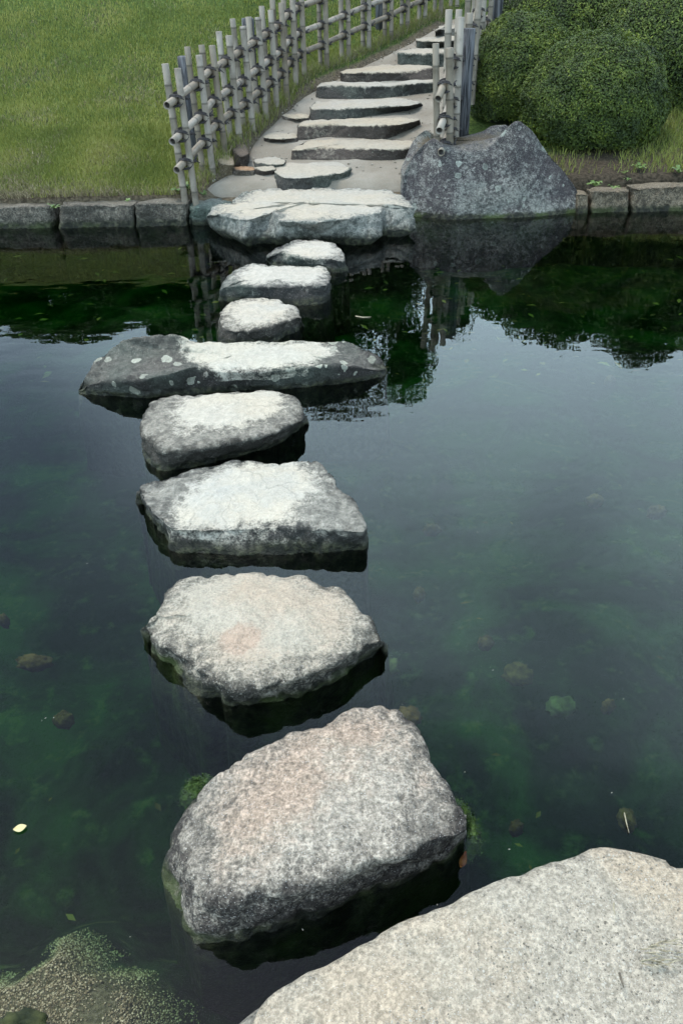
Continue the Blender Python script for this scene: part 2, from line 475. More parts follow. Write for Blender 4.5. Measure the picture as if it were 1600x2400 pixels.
# ================================================================== SETTING
# ---- water: fresnel mirror over murky absorbing body
def water_mat():
    N = NT('water_surface'); P = N.pos()
    mpn = N.n('ShaderNodeMapping'); N.L(P, mpn.inputs['Vector']); mpn.inputs['Scale'].default_value = (1.0, 1.6, 1.0)
    a = N.noise(mpn.outputs['Vector'], 4.5, 1, .4); b = N.noise(mpn.outputs['Vector'], 17, 0, .4)
    calm = N.ss(N.noise(P, .55, 2, .5), .35, .65, .25, 1.0)
    h = N.math('MULTIPLY', N.math('MULTIPLY_ADD', b, .10, a), calm)
    nr = N.bump(h, .0014, 1.0)
    fr = N.n('ShaderNodeFresnel'); fr.inputs['IOR'].default_value = 1.33; N.L(nr, fr.inputs['Normal'])
    gl = N.n('ShaderNodeBsdfGlossy'); gl.inputs['Roughness'].default_value = 0.012; N.L(nr, gl.inputs['Normal'])
    tr = N.n('ShaderNodeBsdfTransparent'); tr.inputs['Color'].default_value = (.93, .97, .95, 1)
    mxs = N.n('ShaderNodeMixShader'); N.L(fr.outputs[0], mxs.inputs[0]); N.L(tr.outputs[0], mxs.inputs[1]); N.L(gl.outputs[0], mxs.inputs[2])
    va = N.n('ShaderNodeVolumeAbsorption'); va.inputs['Color'].default_value = (.30, .70, .40, 1); va.inputs['Density'].default_value = 4.5
    N.L(va.outputs[0], N.out.inputs['Volume'])
    return N.done(mxs.outputs[0])
WX, WY0, WY1 = 30., -.6, 6.75
V = [(-WX, WY0, -1.4), (WX, WY0, -1.4), (WX, WY1, -1.4), (-WX, WY1, -1.4), (-WX, WY0, 0), (WX, WY0, 0), (WX, WY1, 0), (-WX, WY1, 0)]
Q = [(0, 3, 2, 1), (4, 5, 6, 7), (0, 1, 5, 4), (1, 2, 6, 5), (2, 3, 7, 6), (3, 0, 4, 7)]
tag(obj('water', mesh_np('water', V, Q, False, mat=water_mat())), 'still dark green pond mirroring the cloudy sky', None, None, 'structure')

# ---- pond bed
GRAVEL = [PZ(*p, -.042) for p in [(150, 2125), (185, 2150), (235, 2205), (330, 2225), (385, 2290), (400, 2420), (300, 2560), (-120, 2560), (-160, 2240), (20, 2232), (80, 2190), (115, 2140)]]
def grid(xs, ys, zf, name, mat, extra=None):
    X, Y = np.meshgrid(xs, ys); nx, ny = len(xs), len(ys)
    Z = np.array([zf(x, y) for x, y in zip(X.ravel(), Y.ravel())])
    V = np.column_stack([X.ravel(), Y.ravel(), Z])
    i = np.arange(nx * ny).reshape(ny, nx)
    F = np.column_stack([i[:-1, :-1].ravel(), i[:-1, 1:].ravel(), i[1:, 1:].ravel(), i[1:, :-1].ravel()])
    at = None
    if extra: at = {k: np.array([f(x, y) for x, y in zip(X.ravel(), Y.ravel())]) for k, f in extra.items()}
    return mesh_np(name, V, F, True, at, mat)
def bed_mat():
    N = NT('pond_bed'); P = N.pos()
    n1 = N.noise(P, 2.4, 5, .6, .4); n2 = N.noise(P, 11, 5, .6); n3 = N.noise(P, 120, 3, .6)
    col = N.mix(N.ss(n1, .40, .68), (.008, .012, .010), (.060, .085, .045))
    col = N.mix(N.ss(n2, .52, .85), col, (.11, .12, .05))
    col = N.mix(N.ss(N.math('MULTIPLY', n1, n2), .30, .42), col, (.15, .12, .06))
    g = N.attr('gravel')
    e = N.ss(N.math('MULTIPLY_ADD', N.math('SUBTRACT', n2, .5), .9, g), .25, .85)
    col = N.mix(e, col, N.mix(N.ss(n3, .3, .7), (.04, .036, .018), (.12, .098, .065)))
    return N.done(N.bsdf(col, .9, N.bump(n3, .01), .1))
def bed_z(x, y):
    z = -.42 + .10 * noise.noise(Vector((x * 1.1, y * 1.1, 3))) + .03 * noise.noise(Vector((x * 5, y * 5, 1)))
    g = max(0, min(1, (.22 - poly_dist(x, y, GRAVEL)) / .30)) if (y < 2.2 and abs(x) < 2) else 0
    return z * (1 - g) + (-.042 + .005 * noise.noise(Vector((x * 9, y * 9, 5)))) * g
def bed_g(x, y):
    if y > 2.2 or abs(x) > 2: return 0
    d = poly_dist(x, y, GRAVEL) + .07 * fbm(Vector((x * 11, y * 11, 2)), 4)
    return max(0, min(1, .5 - d / .16))
xs = np.concatenate([np.linspace(-30, -3.2, 14), np.linspace(-3, 3, 150), np.linspace(3.2, 30, 14)])
ys = np.concatenate([np.linspace(-.8, 2.4, 100), np.linspace(2.45, 6.9, 60)])
tag(obj('pond_bed', grid(xs, ys, bed_z, 'pond_bed', bed_mat(), {'gravel': bed_g})), 'silty green pond bottom seen through the water', None, None, 'structure')
# loose gravel on the shallow corner
ico_v = np.array([(0, 0, 1), (.89, 0, .45), (.28, .85, .45), (-.72, .53, .45), (-.72, -.53, .45), (.28, -.85, .45), (.72, .53, -.45), (-.28, .85, -.45), (-.89, 0, -.45), (-.28, -.85, -.45), (.72, -.53, -.45), (0, 0, -1)])
ico_f = np.array([(0, 1, 2), (0, 2, 3), (0, 3, 4), (0, 4, 5), (0, 5, 1), (1, 6, 2), (2, 7, 3), (3, 8, 4), (4, 9, 5), (5, 10, 1), (6, 7, 2), (7, 8, 3), (8, 9, 4), (9, 10, 5), (10, 6, 1), (6, 11, 7), (7, 11, 8), (8, 11, 9), (9, 11, 10), (10, 11, 6)])
def pebble_cloud(name, places, sizes, mat, flat=.65, smooth=False):
    k = len(places); sc = sizes[:, None] * rng.uniform(.6, 1.3, (k, 3)); sc[:, 2] *= flat
    ang = rng.uniform(0, 6.28, k); c, s_ = np.cos(ang), np.sin(ang)
    b = ico_v[None] * sc[:, None] * rng.uniform(.8, 1.2, (k, 12, 1))
    X = b[..., 0] * c[:, None] - b[..., 1] * s_[:, None]; Yv = b[..., 0] * s_[:, None] + b[..., 1] * c[:, None]
    Vv = np.stack([X, Yv, b[..., 2]], -1) + places[:, None]
    F = (ico_f[None] + (np.arange(k) * 12)[:, None, None]).reshape(-1, 3)
    return mesh_np(name, Vv.reshape(-1, 3), F, smooth, {'tint': np.repeat(rng.random(k), 12)}, mat)
def pebble_mat(name, cols):
    N = NT(name); t = N.attr('tint')
    col = N.mix(N.ss(t, .1, .5), cols[0], cols[1]); col = N.mix(N.ss(t, .55, .9), col, cols[2])
    return N.done(N.bsdf(col, .8, None, .2))
pl = []
while len(pl) < 13000:
    x, y = random.uniform(-1.6, .1), random.uniform(.3, 1.75)
    if bed_g(x, y) * (.75 + .9 * noise.noise(Vector((x * 9, y * 9, 0)))) > random.uniform(.12, .75): pl.append((x, y, bed_z(x, y) + .002))
tag(obj('gravel', pebble_cloud('gravel', np.array(pl), rng.uniform(.0009, .0023, len(pl)), pebble_mat('gravel', [(.08, .055, .03), (.19, .135, .085), (.38, .29, .21)]))),
    'fine pale gravel on the shallow pond floor', None, None, 'stuff')

# ---- hillside terrain
PATH_L = [(470, 452), (492, 425), (530, 405), (575, 385), (592, 330), (632, 290), (680, 246), (722, 214), (790, 180), (870, 142), (960, 98), (1085, 26), (1180, -30)]
PATH_R = [(950, 470), (975, 425), (990, 380), (1030, 350), (1046, 318), (1056, 280), (1066, 235), (1080, 200), (1098, 150), (1118, 100), (1148, 55), (1195, 5), (1270, -45)]
PL = [PS(*p) for p in PATH_L]; PR = [PS(*p) for p in PATH_R]
PATH_POLY = PL + PR[::-1]
def terr_z(x, y):
    z = slope_z(x, y)
    z += .035 * noise.noise(Vector((x * .8, y * .8, 0))) * min(1, max(0, (y - 6.5) / .6))
    if -3 < x < 4 and 6 < y < 12:
        d = poly_dist(x, y, PATH_POLY)
        z -= .09 * max(0, min(1, .5 - d / .16))
        if 0 < d < .3: z += .02 * math.sin(d / .3 * math.pi)
    return z
def soil_attr(x, y):
    s = 0.0
    d = poly_dist(x, y, PATH_POLY) if (-3 < x < 5 and 6 < y < 12) else 9
    s = max(s, 1 - max(0, d) / .20)
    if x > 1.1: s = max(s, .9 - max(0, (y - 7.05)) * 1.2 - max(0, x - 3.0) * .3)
    return max(0, min(1, s))
def ground_mat():
    N = NT('hillside'); P = N.pos()
    n1 = N.noise(P, 3, 5, .6); n2 = N.noise(P, 40, 4, .6)
    turf = N.mix(N.ss(n2, .35, .65), (.020, .034, .008), (.055, .080, .018))
    soil = N.mix(N.ss(n2, .3, .7), (.040, .032, .022), (.12, .098, .068))
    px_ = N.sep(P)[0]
    soil = N.mix(N.ss(px_, 1.3, 1.9), soil, N.mix(N.ss(n2, .3, .7), (.016, .013, .009), (.055, .043, .030)))  # right-bank soil darkened: the bushes' shade is painted into its colour
    e = N.ss(N.math('MULTIPLY_ADD', N.math('SUBTRACT', n1, .5), .5, N.attr('soil')), .35, .65)
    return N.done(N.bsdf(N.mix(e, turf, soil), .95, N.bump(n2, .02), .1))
def bank_y(x):
    return float(np.interp(x, [-6, -1.3, -.9, .5, 1.0, 1.8, 6], [6.74, 6.72, 6.70, 6.70, 6.80, 6.83, 6.84]))
xs = np.concatenate([np.linspace(-60, -5, 18), np.linspace(-4.8, 5.4, 190), np.linspace(5.7, 60, 18)])
ts = np.concatenate([np.linspace(0, 3.5, 88), np.linspace(3.65, 9.4, 30), np.linspace(10.5, 85, 16)])
tv, tsoil = [], []
for r in range(-2, len(ts)):
    for x in xs:
        yb = bank_y(x)
        if r == -2: tv.append((x, yb - .06, -1.2)); tsoil.append(1.)
        elif r == -1: tv.append((x, yb - .02, terr_z(x, yb) - .05)); tsoil.append(1.)
        else:
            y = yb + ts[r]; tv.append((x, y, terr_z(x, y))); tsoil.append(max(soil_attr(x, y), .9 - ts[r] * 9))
ii = np.arange(len(tv)).reshape(len(ts) + 2, len(xs))
tf = np.column_stack([ii[:-1, :-1].ravel(), ii[:-1, 1:].ravel(), ii[1:, 1:].ravel(), ii[1:, :-1].ravel()])
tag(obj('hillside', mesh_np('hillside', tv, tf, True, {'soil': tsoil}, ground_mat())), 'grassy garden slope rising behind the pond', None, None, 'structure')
def zg(x, y): return terr_z(x, y)

# ---- near bank ground behind the viewer
def near_mat():
    return simple_noise_mat('near_bank_soil', (.16, .145, .12), (.28, .255, .215), 35, .95, .01)
xs = np.linspace(-40, 40, 40); ys = np.concatenate([np.linspace(-30, -.6, 14), [-.45, -.35]])
tag(obj('near_bank', grid(xs, ys, lambda x, y: .05 if y < -.4 else -.6, 'near_bank', near_mat())), 'earth bank where the viewer stands', None, None, 'structure')

# ---- sand path
def path_mat():
    N = NT('path_sand'); P = N.pos()
    n1 = N.noise(P, 2.2, 4, .5); n2 = N.noise(P, 60, 4, .6); n3 = N.noise(P, 320, 2, .6)
    col = N.mix(N.ss(n1, .35, .65), (.165, .142, .112), (.225, .202, .168))
    col = N.mix(N.math('MULTIPLY', N.ss(n2, .45, .75), .5), col, (.15, .14, .12))
    col = N.mix(N.math('MULTIPLY', N.ss(n3, .56, .75), .6), col, (.36, .345, .31))
    return N.done(N.bsdf(col, .95, N.bump(N.math('ADD', n2, n3), .006), .15))
nu, nv = 120, 26
Lc = catmull([p[:] for p in PL])[:-14]; Rc = catmull([p[:] for p in PR])[:-14]
def resamp(C, k):
    s = np.concatenate([[0], np.cumsum(np.linalg.norm(np.diff(C, axis=0), axis=1))]); t = np.linspace(0, s[-1], k)
    return np.stack([np.interp(t, s, C[:, j]) for j in range(3)], 1)
def along_y(C, ys_):
    o = np.argsort(C[:, 1]); return np.stack([np.interp(ys_, C[o, 1], C[o, 0]), ys_, np.interp(ys_, C[o, 1], C[o, 2])], 1)
ysq = np.linspace(6.70, min(Lc[-1, 1], Rc[-1, 1]), nu)
La, Ra = along_y(Lc, ysq), along_y(Rc, ysq)
pv = []
for i in range(nu):
    for j in range(nv):
        t = j / (nv - 1); t2 = -.03 + 1.06 * t
        p = La[i] * (1 - t2) + Ra[i] * t2
        edge = min(t, 1 - t)
        z = slope_z(p[0], p[1]) - .012 + .012 * fbm(Vector((p[0] * 3, p[1] * 3, 9)), 3) - .07 * max(0, (.045 - edge) / .045)
        if i < 3: z = min(z, [-.3, .02, .15][i])
        pv.append((p[0], p[1], z))
ii = np.arange(nu * nv).reshape(nu, nv)
pf = np.column_stack([ii[:-1, :-1].ravel(), ii[:-1, 1:].ravel(), ii[1:, 1:].ravel(), ii[1:, :-1].ravel()])
tag(obj('path', mesh_np('path', pv, pf, True, None, path_mat())), 'pale sandy garden path climbing the slope', None, None, 'structure')

# ================================================================== STEPPING STONES IN THE POND
c6 = crop(300, 1050, 2.4123); c5 = crop(350, 1600, 1.96); c4 = crop(150, 750, 1.96); c3 = crop(450, 330, 2.851)
G = 'stepping stones crossing the pond'
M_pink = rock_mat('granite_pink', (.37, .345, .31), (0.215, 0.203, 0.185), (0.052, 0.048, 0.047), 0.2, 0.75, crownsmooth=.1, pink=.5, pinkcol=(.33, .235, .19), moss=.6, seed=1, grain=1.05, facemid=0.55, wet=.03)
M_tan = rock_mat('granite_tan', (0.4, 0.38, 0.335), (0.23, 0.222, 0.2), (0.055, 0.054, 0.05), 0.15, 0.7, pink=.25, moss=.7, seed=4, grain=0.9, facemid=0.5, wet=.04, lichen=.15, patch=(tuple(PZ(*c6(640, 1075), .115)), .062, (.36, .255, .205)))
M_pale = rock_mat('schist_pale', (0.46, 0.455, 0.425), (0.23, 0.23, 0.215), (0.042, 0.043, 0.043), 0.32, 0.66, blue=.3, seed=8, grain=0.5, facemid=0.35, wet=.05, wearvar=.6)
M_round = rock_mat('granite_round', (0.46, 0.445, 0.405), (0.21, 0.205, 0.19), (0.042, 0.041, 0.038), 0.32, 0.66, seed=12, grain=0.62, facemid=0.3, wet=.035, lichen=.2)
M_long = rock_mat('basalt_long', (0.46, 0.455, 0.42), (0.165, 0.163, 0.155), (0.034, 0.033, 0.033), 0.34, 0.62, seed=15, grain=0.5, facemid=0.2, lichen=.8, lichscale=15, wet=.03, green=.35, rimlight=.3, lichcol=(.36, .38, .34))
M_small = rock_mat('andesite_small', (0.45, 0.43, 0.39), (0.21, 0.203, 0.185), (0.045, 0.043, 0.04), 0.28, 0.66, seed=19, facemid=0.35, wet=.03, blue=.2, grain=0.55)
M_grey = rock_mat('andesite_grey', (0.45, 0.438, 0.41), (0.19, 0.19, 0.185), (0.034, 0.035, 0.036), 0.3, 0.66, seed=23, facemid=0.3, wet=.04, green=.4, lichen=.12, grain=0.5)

S1 = conv(c5, [(130, 680, 100, 700, -.05), (190, 590, 180, 590, -.03), (270, 470, 270, 470, -.01), (330, 390), (450, 300), (580, 250), (660, 205), (740, 188), (800, 185), (880, 145), (960, 112), (1070, 98), (1140, 110), (1190, 165), (1230, 210),
    (1280, 290), (1330, 370), (1390, 480), (1440, 580, 1450, 590), (1462, 680, 1478, 700, -.03), (1380, 720, 1462, 762, -.01), (1200, 790, 1350, 840), (1000, 840, 1150, 940), (860, 880, 950, 1030), (720, 920, 720, 1110), (560, 950, 560, 1160), (400, 980, 380, 1195),
    (290, 980, 200, 1210, -.02), (220, 930, 150, 1120, -.03), (190, 850, 110, 1000, -.04), (140, 750, 50, 860, -.06)])
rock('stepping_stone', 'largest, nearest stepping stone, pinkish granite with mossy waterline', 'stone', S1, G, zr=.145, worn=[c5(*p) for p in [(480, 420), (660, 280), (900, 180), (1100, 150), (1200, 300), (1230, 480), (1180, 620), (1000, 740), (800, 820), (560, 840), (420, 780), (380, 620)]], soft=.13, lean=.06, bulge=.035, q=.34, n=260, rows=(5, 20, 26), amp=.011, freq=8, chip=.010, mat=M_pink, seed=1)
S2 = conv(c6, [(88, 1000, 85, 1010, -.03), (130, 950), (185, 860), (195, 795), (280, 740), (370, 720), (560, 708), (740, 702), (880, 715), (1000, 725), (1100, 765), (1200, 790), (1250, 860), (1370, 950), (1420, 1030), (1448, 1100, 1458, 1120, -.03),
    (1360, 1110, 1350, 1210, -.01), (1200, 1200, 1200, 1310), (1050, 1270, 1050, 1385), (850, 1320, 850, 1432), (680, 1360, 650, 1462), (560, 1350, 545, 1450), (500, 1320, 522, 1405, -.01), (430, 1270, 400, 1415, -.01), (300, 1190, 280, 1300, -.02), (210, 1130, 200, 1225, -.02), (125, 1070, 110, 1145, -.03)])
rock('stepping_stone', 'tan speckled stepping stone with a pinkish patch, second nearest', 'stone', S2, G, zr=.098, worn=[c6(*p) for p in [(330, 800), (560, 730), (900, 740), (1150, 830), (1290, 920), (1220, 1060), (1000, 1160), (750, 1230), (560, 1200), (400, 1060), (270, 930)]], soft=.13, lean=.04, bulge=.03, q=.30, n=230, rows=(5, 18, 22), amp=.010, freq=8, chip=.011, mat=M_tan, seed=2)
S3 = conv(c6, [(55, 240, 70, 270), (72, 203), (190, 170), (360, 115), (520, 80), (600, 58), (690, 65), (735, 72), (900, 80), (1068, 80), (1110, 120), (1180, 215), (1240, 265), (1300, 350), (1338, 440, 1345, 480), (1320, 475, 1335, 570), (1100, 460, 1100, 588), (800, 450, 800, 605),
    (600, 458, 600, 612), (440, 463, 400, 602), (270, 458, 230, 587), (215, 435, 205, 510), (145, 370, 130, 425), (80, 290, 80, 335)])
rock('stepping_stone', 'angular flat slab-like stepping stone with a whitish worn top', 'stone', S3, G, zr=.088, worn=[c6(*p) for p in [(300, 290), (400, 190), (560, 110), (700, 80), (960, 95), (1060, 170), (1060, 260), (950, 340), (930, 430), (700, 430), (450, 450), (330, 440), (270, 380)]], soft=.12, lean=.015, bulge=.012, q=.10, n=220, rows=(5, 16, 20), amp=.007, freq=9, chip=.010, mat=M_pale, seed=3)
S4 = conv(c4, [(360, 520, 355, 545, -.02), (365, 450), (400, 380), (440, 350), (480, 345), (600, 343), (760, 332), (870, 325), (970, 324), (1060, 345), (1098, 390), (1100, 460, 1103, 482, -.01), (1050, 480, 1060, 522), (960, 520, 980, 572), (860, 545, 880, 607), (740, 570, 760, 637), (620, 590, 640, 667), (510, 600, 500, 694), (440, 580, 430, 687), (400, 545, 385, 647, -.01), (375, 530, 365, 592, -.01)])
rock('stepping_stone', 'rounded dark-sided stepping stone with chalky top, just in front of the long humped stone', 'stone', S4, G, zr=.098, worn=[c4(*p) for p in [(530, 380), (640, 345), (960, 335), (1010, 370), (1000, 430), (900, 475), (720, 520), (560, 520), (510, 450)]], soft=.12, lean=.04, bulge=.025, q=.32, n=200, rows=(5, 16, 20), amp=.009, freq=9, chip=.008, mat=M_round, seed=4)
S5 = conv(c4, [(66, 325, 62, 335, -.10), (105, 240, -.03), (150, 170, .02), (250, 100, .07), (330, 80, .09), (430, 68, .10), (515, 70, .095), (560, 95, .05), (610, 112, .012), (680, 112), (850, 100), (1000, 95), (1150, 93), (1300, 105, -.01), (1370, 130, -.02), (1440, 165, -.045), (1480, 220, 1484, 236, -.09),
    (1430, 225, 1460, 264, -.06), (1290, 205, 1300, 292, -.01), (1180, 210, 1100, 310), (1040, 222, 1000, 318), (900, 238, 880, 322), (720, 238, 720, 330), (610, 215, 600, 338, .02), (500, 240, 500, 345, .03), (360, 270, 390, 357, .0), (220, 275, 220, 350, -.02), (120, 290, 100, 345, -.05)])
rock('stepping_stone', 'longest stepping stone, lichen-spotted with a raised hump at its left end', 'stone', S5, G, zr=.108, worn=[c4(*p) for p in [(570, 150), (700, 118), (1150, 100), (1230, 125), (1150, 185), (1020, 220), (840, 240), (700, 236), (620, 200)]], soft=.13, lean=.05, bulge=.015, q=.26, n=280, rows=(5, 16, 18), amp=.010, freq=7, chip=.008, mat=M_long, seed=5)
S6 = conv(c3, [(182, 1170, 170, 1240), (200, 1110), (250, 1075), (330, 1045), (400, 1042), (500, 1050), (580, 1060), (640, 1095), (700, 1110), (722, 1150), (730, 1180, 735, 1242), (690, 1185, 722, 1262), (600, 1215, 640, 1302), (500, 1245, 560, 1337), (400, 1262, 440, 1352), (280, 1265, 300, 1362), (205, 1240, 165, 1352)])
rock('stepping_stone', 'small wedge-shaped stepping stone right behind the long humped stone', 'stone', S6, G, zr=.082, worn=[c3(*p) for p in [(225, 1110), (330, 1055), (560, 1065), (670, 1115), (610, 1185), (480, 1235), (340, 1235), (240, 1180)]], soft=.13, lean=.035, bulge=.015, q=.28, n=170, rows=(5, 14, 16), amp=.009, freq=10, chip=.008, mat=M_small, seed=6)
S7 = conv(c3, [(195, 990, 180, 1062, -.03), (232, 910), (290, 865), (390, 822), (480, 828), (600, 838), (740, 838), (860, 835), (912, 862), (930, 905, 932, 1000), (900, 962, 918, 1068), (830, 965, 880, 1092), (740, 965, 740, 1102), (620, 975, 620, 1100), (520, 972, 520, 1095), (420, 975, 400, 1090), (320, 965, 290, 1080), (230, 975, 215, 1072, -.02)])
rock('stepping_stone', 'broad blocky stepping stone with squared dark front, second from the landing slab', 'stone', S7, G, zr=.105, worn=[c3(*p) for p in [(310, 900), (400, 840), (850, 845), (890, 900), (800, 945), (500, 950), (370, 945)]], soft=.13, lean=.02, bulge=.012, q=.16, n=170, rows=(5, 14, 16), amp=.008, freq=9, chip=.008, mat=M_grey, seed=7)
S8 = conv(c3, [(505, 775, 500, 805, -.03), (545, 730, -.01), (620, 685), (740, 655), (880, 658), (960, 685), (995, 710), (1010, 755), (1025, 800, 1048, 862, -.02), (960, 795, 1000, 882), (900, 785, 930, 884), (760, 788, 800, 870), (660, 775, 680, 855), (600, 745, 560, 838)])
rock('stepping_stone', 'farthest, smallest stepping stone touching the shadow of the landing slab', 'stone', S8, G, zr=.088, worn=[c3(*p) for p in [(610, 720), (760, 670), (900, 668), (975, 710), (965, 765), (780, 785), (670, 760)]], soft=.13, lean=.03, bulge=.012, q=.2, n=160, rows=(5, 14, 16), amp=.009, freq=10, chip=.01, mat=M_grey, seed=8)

# ---- big boulder the viewer stands on
c0 = crop(900, 1850, 2.24)
M_fore = rock_mat('granite_foreground', (.37, .345, .30), (.27, .255, .23), (.11, .11, .105), -.35, .05, pink=.35, pinkcol=(.37, .30, .235), seed=31, crack=0., crownsmooth=.15, grain=.85, facemid=.8, wet=.02, wearvar=.5)
S0 = [('w', tuple(PZ(x, y, z)), tuple(PZ(x, y, z) + Vector((0, .05, -z)))) for x, y, z in
      [c0(0, 765) + (.17,), c0(200, 668) + (.18,), c0(450, 560) + (.19,), c0(700, 450) + (.19,), c0(880, 390) + (.19,), c0(980, 350) + (.19,), c0(1060, 310) + (.19,), c0(1120, 300) + (.19,), c0(1210, 299) + (.19,), c0(1300, 325) + (.19,), c0(1400, 345) + (.19,), c0(1500, 372) + (.19,), c0(1568, 408) + (.19,)]]
S0 += [('w', (1.05, .95, .18), (1.12, .98, 0)), ('w', (1.25, .6, .18), (1.34, .62, 0)), ('w', (1.2, .1, .16), (1.3, .08, 0)), ('w', (.7, -.3, .14), (.75, -.38, 0)), ('w', (.1, -.25, .12), (.08, -.33, 0)), ('w', (-.16, .15, .13), (-.26, .16, 0)), ('w', tuple(PZ(600, 2390, .15)), tuple(PZ(600, 2390, .15) + Vector((-.06, .04, -.15))))]
rock('foreground_boulder', 'large pale gritty granite boulder at the near bank, bottom right corner', 'boulder', S0, None, zr=.19, bulge=.03, q=.16, n=260, rows=(4, 8, 40), amp=.008, freq=6, chip=.004, mat=M_fore, seed=9, depth=.35)

# ---- landing slab and bank rocks
M_slab = rock_mat('slab_stone', (0.41, 0.395, 0.36), (.24, .25, .245), (.09, .10, .10), -.03, .30, seed=41, facemid=.7, wet=.09, green=.12, lichen=.3, lichcol=(.36, .37, .35), lichscale=18, wearvar=.6, blue=.15, grain=0.5)
SL_ = conv(c3, [(98, 500, 95, 522, -.03), (180, 492, 130, 582, -.03), (300, 520, 240, 622, -.02), (400, 520, 330, 667, -.01), (540, 478, 430, 648), (580, 530, 580, 662), (700, 540, 700, 662), (830, 545, 850, 657), (950, 525, 1000, 652), (1060, 515, 1100, 657), (1200, 485, 1200, 657), (1266, 468, 1270, 632), (1292, 437, 1285, 602), (1380, 440, 1390, 600), (1484, 442, 1494, 592),
    (1400, 362), (1300, 325), (1100, 315), (900, 315), (700, 318), (450, 322), (335, 342), (275, 395), (262, 424, -.02), (180, 427, -.03), (130, 450, -.03)])
rock('landing_slab', 'wide flat pale landing slab overhanging the water at the path foot', 'slab', SL_, None, zb=.05, lean=.0, bulge=.01, q=.10, n=260, rows=(5, 12, 18), amp=.009, freq=6, chip=.016, mat=M_slab, seed=10, under=-1.2, depth=.28)
M_block = rock_mat('bank_block', (.15, .17, .17), (.13, .155, .15), (.045, .055, .055), .1, .9, seed=44, facemid=.6, wet=.05, green=.8)
rock('bank_block', 'bluish grey-green rock between the stone edging and the landing slab', 'rock',
     [(440, 480, 443, 522), (459, 463), (497, 457), (535, 468), (540, 480, 535, 520), (490, 486, 490, 528), (450, 487, 452, 526)], None, lean=.0, bulge=.02, q=.2, n=110, rows=(4, 10, 10), amp=.016, freq=8, chip=.02, mat=M_block, seed=11)
M_boul = rock_mat('boulder_stone', (.085, .074, .058), (.235, .24, .24), (.062, .059, .066), .10, .34, seed=51, facemid=.66, lichen=.62, lichcol=(.31, .345, .33), lichscale=9, rimlight=.3, wet=.04, moss=.8, green=.25, grain=1.)
fr = [(944, 410, 936, 440, .20), (956, 384, 945, 455, .14), (972, 358, 962, 478, .08), (990, 337, 985, 500, 0), (1012, 324, 1003, 510, 0), (1037, 343, 1030, 513, 0), (1063, 352, 1057, 515, 0), (1104, 355, 1095, 514, 0), (1133, 351, 1134, 512, 0), (1158, 335, 1158, 511, 0), (1184, 306, 1184, 510, 0), (1206, 288, 1206, 510, 0), (1222, 286, 1226, 509, 0), (1245, 306, 1255, 508, 0), (1275, 346, 1285, 505, 0), (1306, 384, 1314, 502, 0), (1340, 424, 1340, 499, 0), (1354, 452, 1354, 487, 0.03)]
bpts, bk = [], []
for i, (rx, ry, bx, by, bz) in enumerate(fr):
    b = PZ(bx, by, bz)
    r = PY(rx, ry, b.y + .13 * min(1, max(.1, (by - ry) / 150)))
    if rx < 1000:
        Yr = (6.74, 6.76, 6.77, 6.78)[i]; r = PY(rx, ry, Yr)
        b = Vector((PY((934, 946, 962, 984)[i], ry, 6.66).x, 6.66 - .012 * i, 0))
    bpts.append(('w', tuple(r), tuple(b)))
    dy = .15 + .40 * min(1, r.z / .5)
    z2 = r.z - (.10 if rx > 1170 else .03)
    if 1030 < rx < 1200: z2 = max(min(PY(rx, 334 - (rx - 1037) * .20, r.y + dy).z, r.z + .045), r.z - .05)
    bk.append(('w', (r.x * .985 + .02, r.y + dy, z2), (r.x, r.y + dy + .06, -.05)))
bpts += bk[::-1]
rock('boulder', 'big dark lichen-blotched boulder with a saddle top beside the right fence', 'boulder', bpts, None, bulge=.09, q=.07, n=260, rows=(4, 30, 14), amp=.009, freq=5, chip=.004, mat=M_boul, seed=12)

# ---- stone edging along the far bank
M_edge = rock_mat('edging_stone', (.15, .145, .13), (.17, .16, .14), (.065, .062, .055), .2, .9, seed=61, facemid=.6, wet=.055, moss=.5, lichen=.12)
M_edge2 = rock_mat('edging_stone_brown', (.17, .15, .12), (.18, .155, .12), (.07, .06, .046), .2, .9, seed=64, facemid=.6, wet=.05, moss=.5, lichen=.1)
def edging(root, x0, x1, yt, yb, mat, seed, yb1=None, yt1=None, hi=None):
    yb1 = yb1 or yb; yt1 = yt1 or yt
    pts = []
    for k in range(5):
        t = k / 4; bx = x0 + (x1 - x0) * t; ybk = yb + (yb1 - yb) * t; ytk = yt + (yt1 - yt) * t
        b = PZ(bx, ybk, 0); r = PY(bx, ytk, b.y + .02)
        pts.append(('w', tuple(r), tuple(b)))
    for k in range(4, -1, -1):
        r = Vector(pts[k][1]); pts.append(('w', (r.x, r.y + .24, r.z - .005), (r.x, r.y + .26, 0)))
    rock('stone', None, None, pts, None, root, bulge=.004, q=.09, n=100, rows=(4, 10, 8), amp=.010, freq=7, chip=.012, mat=mat, seed=seed, depth=.45)
lw = tag(empty('stone_edging', PZ(150, 535, 0)), 'low row of dark cut stones edging the lawn on the left', 'edging')
for i, (a, b, yt, yb) in enumerate([(-560, -372, 494, 546), (-366, -168, 492, 543), (-162, 120, 489, 540), (141, 313, 483, 535), (319, 440, 479, 531)]):
    edging(lw, a, b, yt, yb, M_edge, 70 + i, yb - (b - a) * .022, yt - (b - a) * .018)
rw = tag(empty('stone_edging', PZ(1480, 500, 0)), 'low row of brownish stones edging the bank below the bushes on the right', 'edging')
for i, (a, b, yt, yb) in enumerate([(1352, 1378, 455, 500), (1386, 1474, 450, 499), (1482, 1700, 440, 497), (1706, 1900, 434, 492), (1906, 2100, 428, 488)]):
    edging(rw, a, b, yt, yb, M_edge2, 80 + i, yb - (b - a) * .022, yt - (b - a) * .03)

